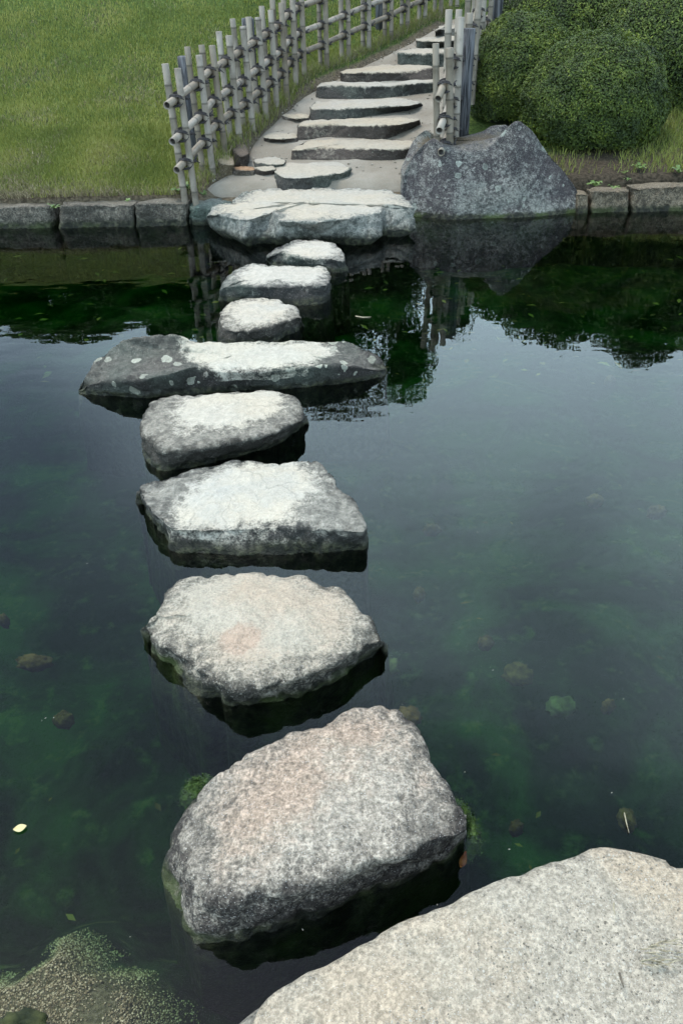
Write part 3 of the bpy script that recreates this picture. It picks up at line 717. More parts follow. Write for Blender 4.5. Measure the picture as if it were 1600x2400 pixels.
# ================================================================== STEPS UP THE PATH
M_step = rock_mat('step_stone', (0.37, 0.36, 0.335), (.13, .135, .13), (.042, .043, .043), -.22, .06, seed=91, facemid=.4, wet=-5, green=.3, lichen=.15, lichscale=20, grain=0.5)
M_stepw = rock_mat('step_stone_warm', (.37, .345, .30), (.15, .14, .125), (.055, .048, .045), -.22, .06, seed=95, facemid=.4, wet=-5, lichen=.32, lichscale=17, grain=0.5)
c1 = crop(360, 0, 3.136); c2 = crop(760, 0, 3.136); cB = crop(560, 0, 5.227); cC = crop(800, 0, 5.227)
GS = 'stone steps of the garden path'
steps = []
steps.append(('round flat pale stone at the foot of the steps', conv(c3, [(548, 198, 545, 245), (600, 152), (740, 127), (900, 127), (1000, 150), (1058, 188, 1050, 215), (1000, 212, 1030, 232), (930, 222, 900, 272), (800, 236, 800, 293), (700, 242, 700, 307), (610, 236, 600, 297)]), M_step, .0))
steps.append(('lowest full-width step with a warm tan top', [(684, 349, 681, 368), (697, 339), (730, 327), (775, 319), (824, 322), (903, 325), (960, 328), (986, 335, 988, 345), (960, 346, 952, 367), (913, 349, 913, 371), (840, 347, 840, 371), (760, 345, 760, 372), (702, 351, 690, 372)], M_stepw, .0))
steps.append(('second step, dark front dotted with white lichen, right end tapering', [(699, 292, 696, 322), (717, 284), (775, 280), (856, 276), (930, 275), (985, 279, 985, 288), (938, 291, 938, 310), (903, 293, 900, 324), (840, 293, 840, 322), (775, 291, 760, 320), (710, 294, 705, 325)], M_stepw, .0))
steps.append(('third step, rounded bluish front, right end sinking into sand', [(727, 249, 724, 270), (742, 236), (770, 231), (860, 230), (934, 231), (985, 240, 990, 246), (960, 247, 960, 254), (895, 250, 895, 265), (800, 253, 800, 278), (745, 254, 735, 280)], M_step, .0))
steps.append(('fourth step, widest, long straight dark front reaching the right fence', [(742, 200, 740, 220), (748, 195), (760, 192), (860, 193), (953, 192), (1030, 188), (1042, 192, 1042, 208), (972, 195, 972, 217), (920, 199, 915, 227), (860, 201, 860, 229), (790, 200, 790, 229), (750, 201, 745, 226)], M_step, .0))
steps.append(('fifth step with a cream top rising to a point', [(798, 168, 797, 186), (806, 162), (857, 157), (915, 150), (963, 150), (1014, 156, 1010, 180), (990, 162, 1000, 189), (934, 168, 950, 193), (876, 169, 876, 194), (812, 169, 810, 192)], M_stepw, .0))
steps.append(('sixth step, short thick mottled block', [(932, 123, 931, 142), (940, 117), (955, 114), (1028, 112), (1060, 112), (1066, 118, 1066, 150), (1028, 125, 1028, 154), (970, 125, 970, 150), (938, 124, 936, 147)], M_step, .0))
steps.append(('seventh step, narrow block with a white top', [(976, 93, 976, 106), (991, 86), (1051, 81), (1078, 82), (1082, 90, 1082, 110), (1045, 97, 1045, 112), (985, 95, 982, 110)], M_step, .0))
steps.append(('topmost visible step, small and rough, partly behind the right fence', [(1020, 72, 1019, 79), (1038, 54), (1070, 50), (1098, 52), (1100, 62, 1100, 80), (1053, 66, 1053, 82), (1028, 69, 1025, 81)], M_step, .0))
for i, (lab, pts, mt, _) in enumerate(steps):
    rock('step_stone', lab, 'step', pts, GS, zb='slope', lean=.01, bulge=.010, q=.30, back_out=.02, n=150, rows=(3, 12, 12), amp=.010, freq=7, chip=.008, mat=mt, seed=100 + i, depth=.15)
# side stones by the left kerb
side = [('side_stone', 'small flat sandy stone left of the third step', [(660, 270, 662, 275), (690, 265), (722, 268), (724, 275, 724, 281), (690, 278, 690, 283)], M_stepw),
        ('side_stone', 'thin flat stone ledge left of the second step', [(615, 321, 617, 326), (640, 312), (694, 314), (696, 322, 696, 330), (650, 326, 650, 332)], M_stepw),
        ('side_stone', 'rounded dark grey stone behind the flat stones', [(596, 378, 596, 388), (604, 370), (640, 367), (668, 372), (664, 384, 660, 392), (625, 384, 625, 394)], M_step),
        ('side_stone', 'thin orange-brown flat stone by the fence foot', [(546, 394, 546, 399), (550, 391), (590, 392), (597, 398, 597, 408), (560, 400, 550, 408)], rock_mat('flat_orange', (.34, .22, .14), (.22, .18, .14), (.09, .08, .07), -.2, .2, seed=120, wet=-5)),
        ('side_stone', 'thin grey flat stone next to the round flat step', [(600, 396, 600, 404), (612, 391), (640, 391), (648, 396, 646, 405), (620, 401, 618, 409)], M_stepw),
        ('kerb_rock', 'cream-coloured rounded rock against the third fence post', [(509, 372, 505, 396), (516, 362), (535, 358), (546, 366), (550, 385, 548, 404), (530, 385, 528, 406), (514, 382, 512, 404)], rock_mat('kerb_cream', (.34, .29, .22), (.26, .22, .165), (.12, .10, .07), -.2, .4, seed=123, wet=-5)),
        ('kerb_rock', 'dark rough upright rock beside the path kerb', [(545, 350, 548, 385), (556, 338), (572, 334), (580, 345), (582, 362, 578, 392), (562, 366, 560, 394)], rock_mat('kerb_dark', (.12, .10, .085), (.10, .085, .07), (.035, .03, .027), .0, .6, seed=126, wet=-5))]
for i, (nm, lab, pts, mt) in enumerate(side):
    rock(nm, lab, 'stone', pts, None, zb='slope', lean=.01, bulge=.008, q=.25, n=70, rows=(3, 8, 8), amp=.007, freq=11, chip=.008, mat=mt, seed=140 + i, depth=.12)

# ================================================================== BAMBOO FENCES
def bamboo_mat(name, c1, c2):
    N = NT(name); oi = N.n('ShaderNodeObjectInfo'); P = N.pos()
    n1 = N.noise(P, 9, 4, .6); st = N.n('ShaderNodeMapping'); N.L(N.n('ShaderNodeTexCoord').outputs['Object'], st.inputs['Vector'])
    st.inputs['Scale'].default_value = (90, 90, 3)
    n2 = N.noise(st.outputs['Vector'], 1.0, 3, .6)
    col = N.mix(oi.outputs['Random'], c1, c2)
    col = N.mix(N.math('MULTIPLY', N.ss(n1, .46, .68), .7), col, (.095, .078, .058))
    col = N.mix(N.math('MULTIPLY', N.ss(n2, .5, .75), .35), col, (.16, .145, .12))
    col = N.mix(N.math('MULTIPLY', N.attr('node'), .9), col, (.055, .045, .035))
    col = N.mix(N.attr('inner'), col, (.035, .028, .022))
    return N.done(N.bsdf(col, .5, N.bump(n2, .002), .3))
M_bamboo = bamboo_mat('weathered_bamboo', (.150, .122, .090), (.225, .197, .165))
def wood_mat():
    N = NT('charred_wood'); P = N.pos(); mpn = N.n('ShaderNodeMapping'); N.L(P, mpn.inputs['Vector']); mpn.inputs['Scale'].default_value = (38, 38, 3.0)
    n = N.noise(mpn.outputs['Vector'], 1.0, 5, .6, 1.2)
    col = N.mix(N.ss(n, .38, .62), (.018, .018, .020), (.105, .105, .112))
    return N.done(N.bsdf(col, .8, N.bump(n, .012), .2))
M_wood = wood_mat()
M_rope = simple_noise_mat('black_palm_rope', (.018, .016, .017), (.05, .045, .045), 160, .9, .002)

def bamboo_data(name, pts, r, node_step, off, hollow0=False, hollow1=False, n=12, mat=None, wob=0.0):
    """a culm through pts with swollen node rings"""
    pts = [Vector(p) for p in pts]
    L = [0.0]
    for i in range(1, len(pts)): L.append(L[-1] + (pts[i] - pts[i - 1]).length)
    def at(s):
        s = max(0, min(L[-1], s))
        for i in range(1, len(L)):
            if s <= L[i] + 1e-9:
                t = (s - L[i - 1]) / max(1e-9, L[i] - L[i - 1]); return pts[i - 1].lerp(pts[i], t)
        return pts[-1]
    S = [(0.0, 1.0, 0.0)]
    s = off
    nodes = []
    while s < L[-1] - .015:
        if s > .015: nodes.append(s)
        s += node_step * random.uniform(.8, 1.2)
    for q in nodes:
        S += [(q - .010, 1.0, 0.0), (q - .005, 1.10, .6), (q, .97, 1.0), (q + .004, 1.08, .6), (q + .011, 1.0, 0.0)]
    for i in range(1, len(L) - 1):
        if all(abs(L[i] - a[0]) > .012 for a in S): S.append((L[i], 1.0, 0.0))
    S.append((L[-1], 1.0, 0.0)); S.sort()
    P = [at(a[0]) for a in S]; R = [r * a[1] * (1 + wob * math.sin(a[0] * 7)) for a in S]; A = [a[2] for a in S]; I = [0.0] * len(S)
    def cap(P, R, A, I, tdir, hollow):
        e = P[-1]
        if hollow: seq = [(0, .80, 0), (-.035, .78, 1), (-.036, .0, 1)]
        else: seq = [(.004, .93, .6), (.002, .78, .3), (-.001, .74, .8), (-.002, .0, .4)]
        for k, (d, f, v) in enumerate(seq):
            P.append(e + tdir * d); R.append(max(1e-4, r * f)); A.append(0 if hollow else v); I.append(float(v) if hollow else 0.)
    cap(P, R, A, I, (pts[-1] - pts[-2]).normalized(), hollow1)
    if hollow0:
        P.reverse(); R.reverse(); A.reverse(); I.reverse()
        cap(P, R, A, I, (pts[0] - pts[1]).normalized(), True)
    # rings with fixed frames from overall tangent
    k = len(P); V = []
    ref = None
    for i in range(k):
        a = P[max(0, i - 1)]; b = P[min(k - 1, i + 1)]
        t = (b - a)
        if t.length < 1e-6 or i < 4 or i > k - 5: t = (pts[-1] - pts[0]) * (-1 if hollow0 else 1)
        if len(pts) > 2 and (i < 4 or i > k - 5):
            e0 = (pts[1] - pts[0]); e1 = (pts[-1] - pts[-2])
            t = (-e1 if i < 4 else -e0) if hollow0 else (e0 if i < 4 else e1)
        t.normalize()
        if ref is None: ref = Vector((1, 0, 0)) if abs(t.x) < .8 else Vector((0, 0, 1))
        u = (ref - t * ref.dot(t)).normalized(); v = t.cross(u); ref = u
        for j in range(n):
            an = 2 * math.pi * j / n; V.append((P[i] + (u * math.cos(an) + v * math.sin(an)) * R[i])[:])
    F = [(i * n + j, i * n + (j + 1) % n, (i + 1) * n + (j + 1) % n, (i + 1) * n + j) for i in range(k - 1) for j in range(n)]
    return mesh_np(name, V, np.array(F, dtype=np.int32), True, {'node': np.repeat(A, n), 'inner': np.repeat(I, n)}, mat or M_bamboo)

# one lashing: crossed cord wraps with a knot and two loose tails; local x = along the rail, y = across, z = up
def lash_mesh(rp, rr, var):
    parts = []; rnd = random.Random(var)
    for sgn in (1, -1):
        for o in (-.004, .004):
            pts = []
            for k in range(18):
                a = 2 * math.pi * k / 18
                pts.append((math.cos(a) * rp * 1.18 + o, math.sin(a) * (rp + rr) * .98, sgn * math.cos(a) * rr * 1.25 + o))
            parts.append(tube(pts, .0056, 5, False, True))
    for o in (-.006, .004):
        pts = [(rp * 1.6 + o, math.cos(2 * math.pi * k / 14) * rr * 1.1 + rr * .15, math.sin(2 * math.pi * k / 14) * rr * 1.1) for k in range(14)]
        parts.append(tube(pts, .0056, 5, False, True))
    kx, ky = rp * .9, -(rp + rr) * 1.0
    parts.append(tube([(kx - .012, ky, .0), (kx, ky - .008, .004), (kx + .012, ky - .004, -.002), (kx + .02, ky, 0)], [.008, .015, .014, .005], 6))
    for t in range(2):
        a = rnd.uniform(-.5, .9); l = rnd.uniform(.03, .055)
        parts.append(tube([(kx, ky, 0), (kx + l * .5, ky - .012, l * .5 * a), (kx + l, ky - .016 - rnd.random() * .012, l * a - .012)], [.007, .0055, .003], 5))
    V, F = join(parts)
    return mesh_np('lashing', V, clean_faces(F), True, None, M_rope)
LASH = [lash_mesh(.030, .029, k) for k in range(4)]

def bend_lerp(A, t):
    i = max(0, min(len(A) - 2, int(t))); return A[i].lerp(A[i + 1], t - i)
def build_fence(root, fronts, hts, side, fracs, rp, rr, rail_ext, back_h, wood, lean=None, first_back=True, rail_hollow=True):
    """fronts: world foot points of the posts nearest the path, side: unit function giving the across direction"""
    L0 = root.location
    n = len(fronts)
    tang = []
    for i in range(n):
        t = (fronts[min(i + 1, n - 1)] - fronts[max(i - 1, 0)]); t.z = 0; tang.append(t.normalized())
    rails = [[] for _ in fracs]
    for i, b in enumerate(fronts):
        top = b + Vector((0, 0, hts[i])) if lean is None or lean[i] is None else lean[i]
        r = rp * random.uniform(.94, 1.06)
        obj('post', bamboo_data('post', [Vector((0, 0, -.12)), (top - b)], r, .24, random.uniform(.1, .3)), root, b - L0)
        ac = Vector((-tang[i].y, tang[i].x, 0)) * side      # towards the far side
        # the twin culm on the far side of the rails
        axis = (top - b).normalized()
        bb = b + ac * (rp * 2 + rr * 2) * .80 + tang[i] * random.uniform(-.01, .012)
        bb.z = zg(bb.x, bb.y)
        bt = bb + axis * (hts[i] + back_h(i) + b.z - bb.z)
        obj('post', bamboo_data('post', [Vector((0, 0, -.12)), bt - bb], rp * random.uniform(.86, 1.0), .24, random.uniform(.1, .3)), root, bb - L0)
        for k, f in enumerate(fracs):
            c = b.lerp(top, f) + ac * (rp + rr) * .95
            rails[k].append(c)
            o = obj('lashing', LASH[(i * 3 + k) % 4], root, c - ac * rp * .5 - L0)
            tdir = tang[i].copy(); 
            if i + 1 < n: tdir = (fronts[i + 1] - b).normalized() if i < n - 1 else tdir
            x = tdir.normalized(); y = ac; z = x.cross(y)
            if z.z < 0: z = -z
            x2 = y.cross(z)
            o.rotation_euler = Matrix((x2, y, z)).transposed().to_euler()
    for k, R in enumerate(rails):
        d0 = (R[0] - R[1]).normalized(); e = R[0] + d0 * rail_ext[k]
        P = [e] + R + [R[-1] + (R[-1] - R[-2]).normalized() * .4]
        me = bamboo_data('rail', [p - e for p in P], rr, .34, .16 + .07 * k, hollow0=rail_hollow, n=14)
        obj('rail', me, root, e - L0)
    for (b, h, r) in wood:
        pts = [Vector((0, 0, -.15)), Vector((0, 0, h * .5)), Vector((.002, 0, h - .008)), Vector((.002, 0, h))]
        V, F = tube(pts, [r, r * .98, r * .97, r * .88], 14)
        V = V * (1 + .03 * np.sin(np.arctan2(V[:, 1], V[:, 0]) * 5)[:, None] * np.array([1, 1, 0]))
        obj('wooden_post', mesh_np('wooden_post', V, clean_faces(F), True, None, M_wood), root, b - L0)

LB = [(458, 461), (500, 407), (529, 359), (563, 331), (594, 309), (625, 279), (649, 254), (673, 233), (694, 206), (714, 186), (766, 164), (817, 139), (864, 117), (916, 94), (954, 72), (995, 53.5), (1032, 34), (1070, 15), (1108, -4), (1146, -24)]
LT = [(416, 161), (466, 130), (497, 107), (536, 84), (569, 62), (604, 41), (634, 24), (658.5, 7)]
Lf = [PS(*p) for p in LB]; Lf[0] = PZ(458, 461, .195)
lean = [PY(LT[i][0], LT[i][1], Lf[i].y + .01) if i < len(LT) else None for i in range(len(Lf))]
hts = [(lean[i].z - Lf[i].z) if lean[i] else .84 for i in range(len(Lf))]
print('FENCE', [round(h, 2) for h in hts], [round(p.y, 2) for p in Lf])
lfence = tag(empty('bamboo_fence', Lf[0]), 'longer bamboo lattice fence between the lawn and the path', 'fence')
wl = []
for (tx, ty, bx, by, dy) in [(434, 131, 458, 372, 0), (573, 42, 596, 270, 0), (886, -60, 890, 70, 0)]:
    b = PS(bx, by); b.z = zg(b.x, b.y); t = PY(tx, ty, b.y); wl.append((b, max(.5, t.z - b.z) if ty > -20 else .85, .058))
build_fence(lfence, Lf, hts, 1, (.775, .505, .285), .0270, .028, (.17, .17, .17), lambda i: .03 + .03 * math.sin(i * 2.1), wl, lean)

Rb = [Vector(PY(1055.5, 351, 6.80))] + [None] * 6
# measured from post and mirror image: first post foot stands in the boulder's saddle
Rpx = [(1068, 318), (1083, 283), (1106, 224), (1121, 190), (1141, 130), (1168, 90)]
Rf = [Rb[0]] + [PS(*p) + Vector((0, 0, .10 - .015 * i)) for i, p in enumerate(Rpx)]
RT = [(1053, 113), (1079, 41), None, (1120, 30), (1136, 8), None, None]
Rf[1] = PY(1068, 318, 7.15); Rf[2] = PY(1086, 268, 7.6); Rf[3] = PY(1107, 210, 8.1); Rf[4] = PY(1122, 168, 8.7); Rf[5] = PY(1142, 118, 9.3); Rf[6] = PY(1172, 80, 9.9)
leanR = [PY(*RT[0], Rf[0].y), PY(*RT[1], Rf[1].y)] + [None] * 5
htsR = [leanR[0].z - Rf[0].z, leanR[1].z - Rf[1].z] + [.74, .74, .76, .78, .8]
rfence = tag(empty('bamboo_fence', Rf[0]), 'shorter bamboo fence between the path and the round bushes', 'fence')
Rf = [Vector(p) for p in Rf] + [PY(1215, 62, 10.6), PY(1262, 45, 11.3)]; htsR += [.8, .8]; leanR += [None, None]
wb = []
for (tx, ty, bx, by, Y) in [(1099, 66, 1083, 319, 7.25), (1166, -20, 1158, 110, 9.45)]:
    b = PY(bx, by, Y); t = PY(tx, ty, Y); wb.append((b, t.z - b.z, .052))
build_fence(rfence, Rf, htsR, 1, (.645, .31, .045), .0275, .028, (.20, .21, .17), lambda i: .03 + .02 * math.sin(i * 1.7), wb, leanR)

# ================================================================== PLANTS
def leaf_mat(name, dark, mid, light, rough=.45, trans=.25):
    N = NT(name); t = N.attr('tint')
    col = N.mix(N.ss(t, .05, .55), dark, mid); col = N.mix(N.ss(t, .6, 1.0), col, light)
    b = N.bsdf(col, rough, None, .35)
    tr = N.n('ShaderNodeBsdfTranslucent'); N.L(col, tr.inputs['Color'])
    mxs = N.n('ShaderNodeMixShader'); mxs.inputs[0].default_value = trans; N.L(b, mxs.inputs[1]); N.L(tr.outputs[0], mxs.inputs[2])
    return N.done(mxs.outputs[0])
M_azalea = leaf_mat('azalea_leaf', (.014, .028, .003), (.046, .073, .006), (.125, .155, .016), .6, .15)
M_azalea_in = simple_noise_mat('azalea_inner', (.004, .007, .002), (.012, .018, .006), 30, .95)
M_pine = leaf_mat('evergreen_leaf', (.022, .045, .010), (.045, .085, .018), (.09, .14, .03), .5, .2)
M_twig = simple_noise_mat('shrub_twig', (.05, .038, .026), (.10, .08, .055), 60, .9)
def leaf_cloud(P, Nn, size, tint, asp=.5, fold=.12):
    """diamond leaves: positions, facing normals, lengths, tints"""
    k = len(P); r = rng.normal(size=(k, 3)); T = r - Nn * np.sum(r * Nn, 1, keepdims=True)
    T /= np.linalg.norm(T, axis=1, keepdims=True) + 1e-9; B = np.cross(Nn, T)
    s_ = size[:, None]
    V = np.stack([P - T * s_ * .5, P + B * s_ * asp * .5 + Nn * s_ * fold, P + T * s_ * .5, P - B * s_ * asp * .5 + Nn * s_ * fold], 1).reshape(-1, 3)
    i = np.arange(k)[:, None] * 4
    F = np.concatenate([i + np.array([[0, 1, 2]]), i + np.array([[0, 2, 3]])])
    return V, F, np.repeat(tint, 4)
def bumpy(d, seed, a1=.07, f1=2.6, a2=.045, f2=7.):
    return 1 + a1 * noise.noise(Vector(d) * f1 + Vector((seed, 0, 0))) + a2 * noise.noise(Vector(d) * f2 + Vector((0, seed, 0)))
def dome_leaves(c, rad, k, size, seed, low=-.55, depth=.16, light=.5, jit=.45):
    D = rng.normal(size=(k * 2, 3)); D /= np.linalg.norm(D, axis=1, keepdims=True); D = D[D[:, 2] > low][:k]; k = len(D)
    f = np.array([bumpy(d, seed) for d in D]); dp = rng.random(k) ** 1.6 * depth
    R = np.array(rad)
    P = np.array(c) + D * R * (f * (1 - dp))[:, None]
    Nn = D / R; Nn /= np.linalg.norm(Nn, axis=1, keepdims=True)
    Nn = Nn + rng.normal(size=(k, 3)) * jit + np.array([0, 0, .35]); Nn /= np.linalg.norm(Nn, axis=1, keepdims=True)
    cl = np.array([noise.noise(Vector(p) * 5.5 + Vector((seed, 3, 1))) for p in P])
    tint = np.clip(.30 + .30 * rng.normal(size=k) * .7 + .45 * cl + light * .2, 0, 1)
    return leaf_cloud(P, Nn, rng.uniform(.7, 1.3, k) * size, tint)
def sphere_mesh(name, c, rad, seed, mat, sc=1.0, nu=36, nv=20, low=-1.0, amp=1.0):
    V = []
    for i in range(nv + 1):
        th = math.pi * i / nv
        for j in range(nu):
            ph = 2 * math.pi * j / nu; d = (math.sin(th) * math.cos(ph), math.sin(th) * math.sin(ph), max(low, math.cos(th)))
            f = (1 + (bumpy(d, seed) - 1) * amp) * sc; V.append((c[0] + d[0] * rad[0] * f, c[1] + d[1] * rad[1] * f, c[2] + d[2] * rad[2] * f))
    F = [(i * nu + j, (i + 1) * nu + j, (i + 1) * nu + (j + 1) % nu, i * nu + (j + 1) % nu) for i in range(nv) for j in range(nu)]
    return mesh_np(name, V, np.array(F, dtype=np.int32), True, None, mat)
def azalea(label, c, rad, k, size, seed, group='clipped azalea bushes', light=.5, shoots=0):
    base = Vector((c[0], c[1], zg(c[0], c[1])))
    root = tag(empty('azalea_bush', base), label, 'bush', group)
    lc = Vector(c) - base
    V, F, T = dome_leaves(lc, rad, k, size, seed, light=light)
    if shoots:
        D = rng.normal(size=(shoots, 3)); D[:, 2] = np.abs(D[:, 2]) + .3; D /= np.linalg.norm(D, axis=1, keepdims=True)
        Ps, Ns, Ts = [], [], []
        for d in D:
            p0 = np.array(lc) + d * np.array(rad) * bumpy(d, seed)
            L = random.uniform(.04, .10)
            for q in range(10):
                Ps.append(p0 + np.array((d[0] * .3, d[1] * .3, 1.)) * L * q / 10 + rng.normal(size=3) * .008); Ns.append(rng.normal(size=3) + np.array((0, 0, .5))); Ts.append(random.uniform(.75, 1))
        Ns = np.array(Ns); Ns /= np.linalg.norm(Ns, axis=1, keepdims=True)
        V2, F2, T2 = leaf_cloud(np.array(Ps), Ns, np.full(len(Ps), size * 1.05), np.array(Ts))
        F = np.concatenate([F, F2 + len(V)]); V = np.concatenate([V, V2]); T = np.concatenate([T, T2])
    obj('foliage', mesh_np('foliage', V, F, False, {'tint': T}, M_azalea), root)
    obj('blocking_core', sphere_mesh('blocking_core', lc, rad, seed, M_azalea_in, .84, low=-.8), root)  # solid dark core added inside the leaves to block light
    for q in range(5):
        a = q * 1.256 + seed; r0 = .10
        Vt, Ft = tube([(math.cos(a) * r0 * .4, math.sin(a) * r0 * .4, -.08), (math.cos(a) * r0, math.sin(a) * r0, .1), (lc.x + math.cos(a) * rad[0] * .45, lc.y + math.sin(a) * rad[1] * .45, lc.z + rad[2] * .2)], [.014, .012, .006], 6)
        obj('stem', mesh_np('stem', Vt, clean_faces(Ft), True, None, M_twig), root)
    return root
def at_px(px, py, Y): return PY(px, py, Y)
c = at_px(1388, 240, 7.75); azalea('front dome-shaped azalea bush above the saddle-topped boulder', (c.x, c.y, c.z), (.635, .60, .545), 78000, .021, 1.3, light=.45, shoots=14)
c = at_px(1218, 185, 8.35); azalea('azalea bush pressed against the right bamboo fence', (c.x, c.y, c.z), (.50, .55, .55), 56000, .021, 4.1, light=.5, shoots=14)
c = at_px(1365, 60, 9.7); azalea('tall azalea bush behind the front dome, nearest the top edge', (c.x, c.y, c.z - .15), (1.0, .75, .80), 60000, .025, 7.7, light=.6, shoots=22)
c = at_px(1570, 110, 9.0); azalea('azalea bush cut off by the right edge of the photo', (c.x, c.y, c.z - .1), (.85, .8, .75), 60000, .025, 9.2, light=.45, shoots=10)
c = at_px(1800, 200, 8.6); azalea('azalea bush further right along the bank', (c.x, c.y, c.z - .1), (.75, .7, .65), 14000, .04, 11.2, light=.4)

# ---- trees and shrubs on the hilltop, seen mirrored in the pond
def tree(name, label, base, h, crown, k, size, seed, group='trees on the hilltop seen mirrored in the pond', mat=None, trunk_r=.09):
    root = tag(empty(name, base), label, 'tree', group)
    Vt, Ft = tube([(0, 0, -.3), (.05, .02, h * .3), (-.06, .05, h * .6), (.0, .0, h * .9)], [trunk_r * 1.3, trunk_r, trunk_r * .7, trunk_r * .2], 8)
    obj('trunk', mesh_np('trunk', Vt, clean_faces(Ft), True, None, M_twig), root)
    Vs, Fs, Ts, o = [], [], [], 0
    for (cx, cy, cz, rx, ry, rz) in crown:
        V, F, T = dome_leaves((cx, cy, cz), (rx, ry, rz), k, size, seed + cx, low=-1, depth=.5, light=.4, jit=.9)
        Vs.append(V); Fs.append(F + o); Ts.append(T); o += len(V)
    obj('crown', mesh_np('crown', np.concatenate(Vs), np.concatenate(Fs), False, {'tint': np.concatenate(Ts)}, mat or M_pine), root)
    for q, (cx, cy, cz, rx, ry, rz) in enumerate(crown):
        obj('blocking_core', sphere_mesh('blocking_core', (cx, cy, cz), (rx, ry, rz), seed + q, M_azalea_in, .62, 18, 10), root)  # dark filler core added so no sky shows through the crown
        Vt, Ft = tube([(0, 0, min(h * .5, cz * .6)), (cx * .5, cy * .5, cz * .8), (cx, cy, cz)], [trunk_r * .5, trunk_r * .35, .012], 6)
        obj('limb', mesh_np('limb', Vt, clean_faces(Ft), True, None, M_twig), root)
    return root
def mtree(label, px, py_top, Y, width, seed, k=2600, size=.085, name='hill_tree'):
    t = PM(px, py_top, Y); zb = slope_z(t.x, Y); h = max(.9, t.z - zb)
    rnd = random.Random(seed); cr = []
    n = 7
    for i in range(n):
        a = i * 2.4 + seed; rr = width * .28 * math.sqrt((i + .4) / n) * 1.4
        zz = h * (.82 if i == 0 else (.22 if i in (2, 5) else rnd.uniform(.35, .78)))
        cr.append((math.cos(a) * rr, math.sin(a) * rr * .8, zz, width * rnd.uniform(.22, .32), width * rnd.uniform(.22, .3), h * rnd.uniform(.17, .24)))
    tree(name, label, Vector((t.x, Y, zb)), h, cr, k, size, seed)
mtree('low evergreen at the far left of the hilltop row', -60, 785, 16.2, 2.6, 1)
mtree('low evergreen second from the left on the hilltop', 110, 792, 16.6, 2.6, 2)
mtree('low evergreen in the middle of the left hilltop row', 270, 780, 16.3, 2.4, 3)
for q_, (px_, py_, lb_) in enumerate([(-20, 742, 'dark low shrub under the left hilltop trees, leftmost'), (150, 738, 'dark low shrub under the left hilltop trees, middle'), (330, 742, 'dark low shrub under the left hilltop trees, rightmost')]): mtree(lb_, px_, py_, 15.4, 2.6, 40 + q_, 2200, .07, 'hill_shrub')
mtree('slim evergreen between the low row and the tall tree', 420, 800, 16.0, 2.0, 4)
mtree('broad tree left of the tallest tree on the hilltop', 560, 900, 17.0, 3.4, 5, 3600)
mtree('tallest broad tree on the hilltop behind the path', 760, 955, 17.4, 4.6, 6, 5200)
mtree('leafy tree right of the tallest one', 935, 935, 16.6, 2.6, 7, 3600)
mtree('thin young tree above the right fence', 1075, 800, 15.5, 1.5, 8, 900, .06)
mtree('low evergreen behind the azaleas at centre right', 1180, 752, 15.0, 1.9, 9)
mtree('rounded evergreen behind the tall azalea', 1330, 800, 15.0, 2.4, 10, 3400)
mtree('dense evergreen at the right of the hilltop', 1480, 835, 15.2, 2.8, 11, 4000)
mtree('low shrub filling the gap right of the thin young tree', 1255, 772, 14.6, 2.0, 51, 2400, .07, 'hill_shrub')
mtree('low shrub filling the gap before the far right evergreens', 1405, 800, 14.7, 2.2, 52, 2600, .07, 'hill_shrub')
mtree('low shrub between the two far right evergreens', 1560, 832, 14.7, 2.2, 53, 2600, .07, 'hill_shrub')
mtree('dense evergreen at the far right of the hilltop', 1640, 858, 15.0, 2.8, 12, 4000)

# ---- lawn
M_grass = leaf_mat('lawn_grass', (.098, .122, .022), (.165, .182, .035), (.235, .228, .064), .6, .25)
M_dry = leaf_mat('dry_grass', (.070, .062, .032), (.15, .125, .07), (.25, .215, .135), .8, .15)
def blades(pts, hgt, wid, tint, lean=.5, bias=(0, 0)):
    k = len(pts); a = rng.uniform(0, 6.283, k); dx, dy = np.cos(a), np.sin(a)
    wv = np.stack([dx * wid * .5, dy * wid * .5, np.zeros(k)], 1)
    l = rng.normal(size=(k, 2)) * lean * .5 + np.array(bias)
    tip = np.stack([l[:, 0] * hgt, l[:, 1] * hgt, hgt], 1)
    mid = np.stack([l[:, 0] * hgt * .3, l[:, 1] * hgt * .3, hgt * .55], 1)
    V = np.stack([pts - wv, pts + wv, pts + mid + wv * .8, pts + mid - wv * .8, pts + tip], 1).reshape(-1, 3)
    i = np.arange(k)[:, None] * 5
    F = np.concatenate([i + np.array([[0, 1, 2]]), i + np.array([[0, 2, 3]]), i + np.array([[3, 2, 4]])])
    return V, F, np.repeat(tint, 5)
def lawn_ok(x, y):
    return poly_dist(x, y, PATH_POLY) > .10
LFX = [p.x for p in Lf]; LFY = [p.y for p in Lf]
def left_edge(y): return float(np.interp(y, LFY, LFX)) - .03
G_pts, G_h, G_w, G_t, D_pts, D_h, D_w, D_t = [], [], [], [], [], [], [], []
def gz(x, y): return slope_z(x, y) + .035 * noise.noise(Vector((x * .8, y * .8, 0))) * min(1, max(0, (y - 6.5) / .6))
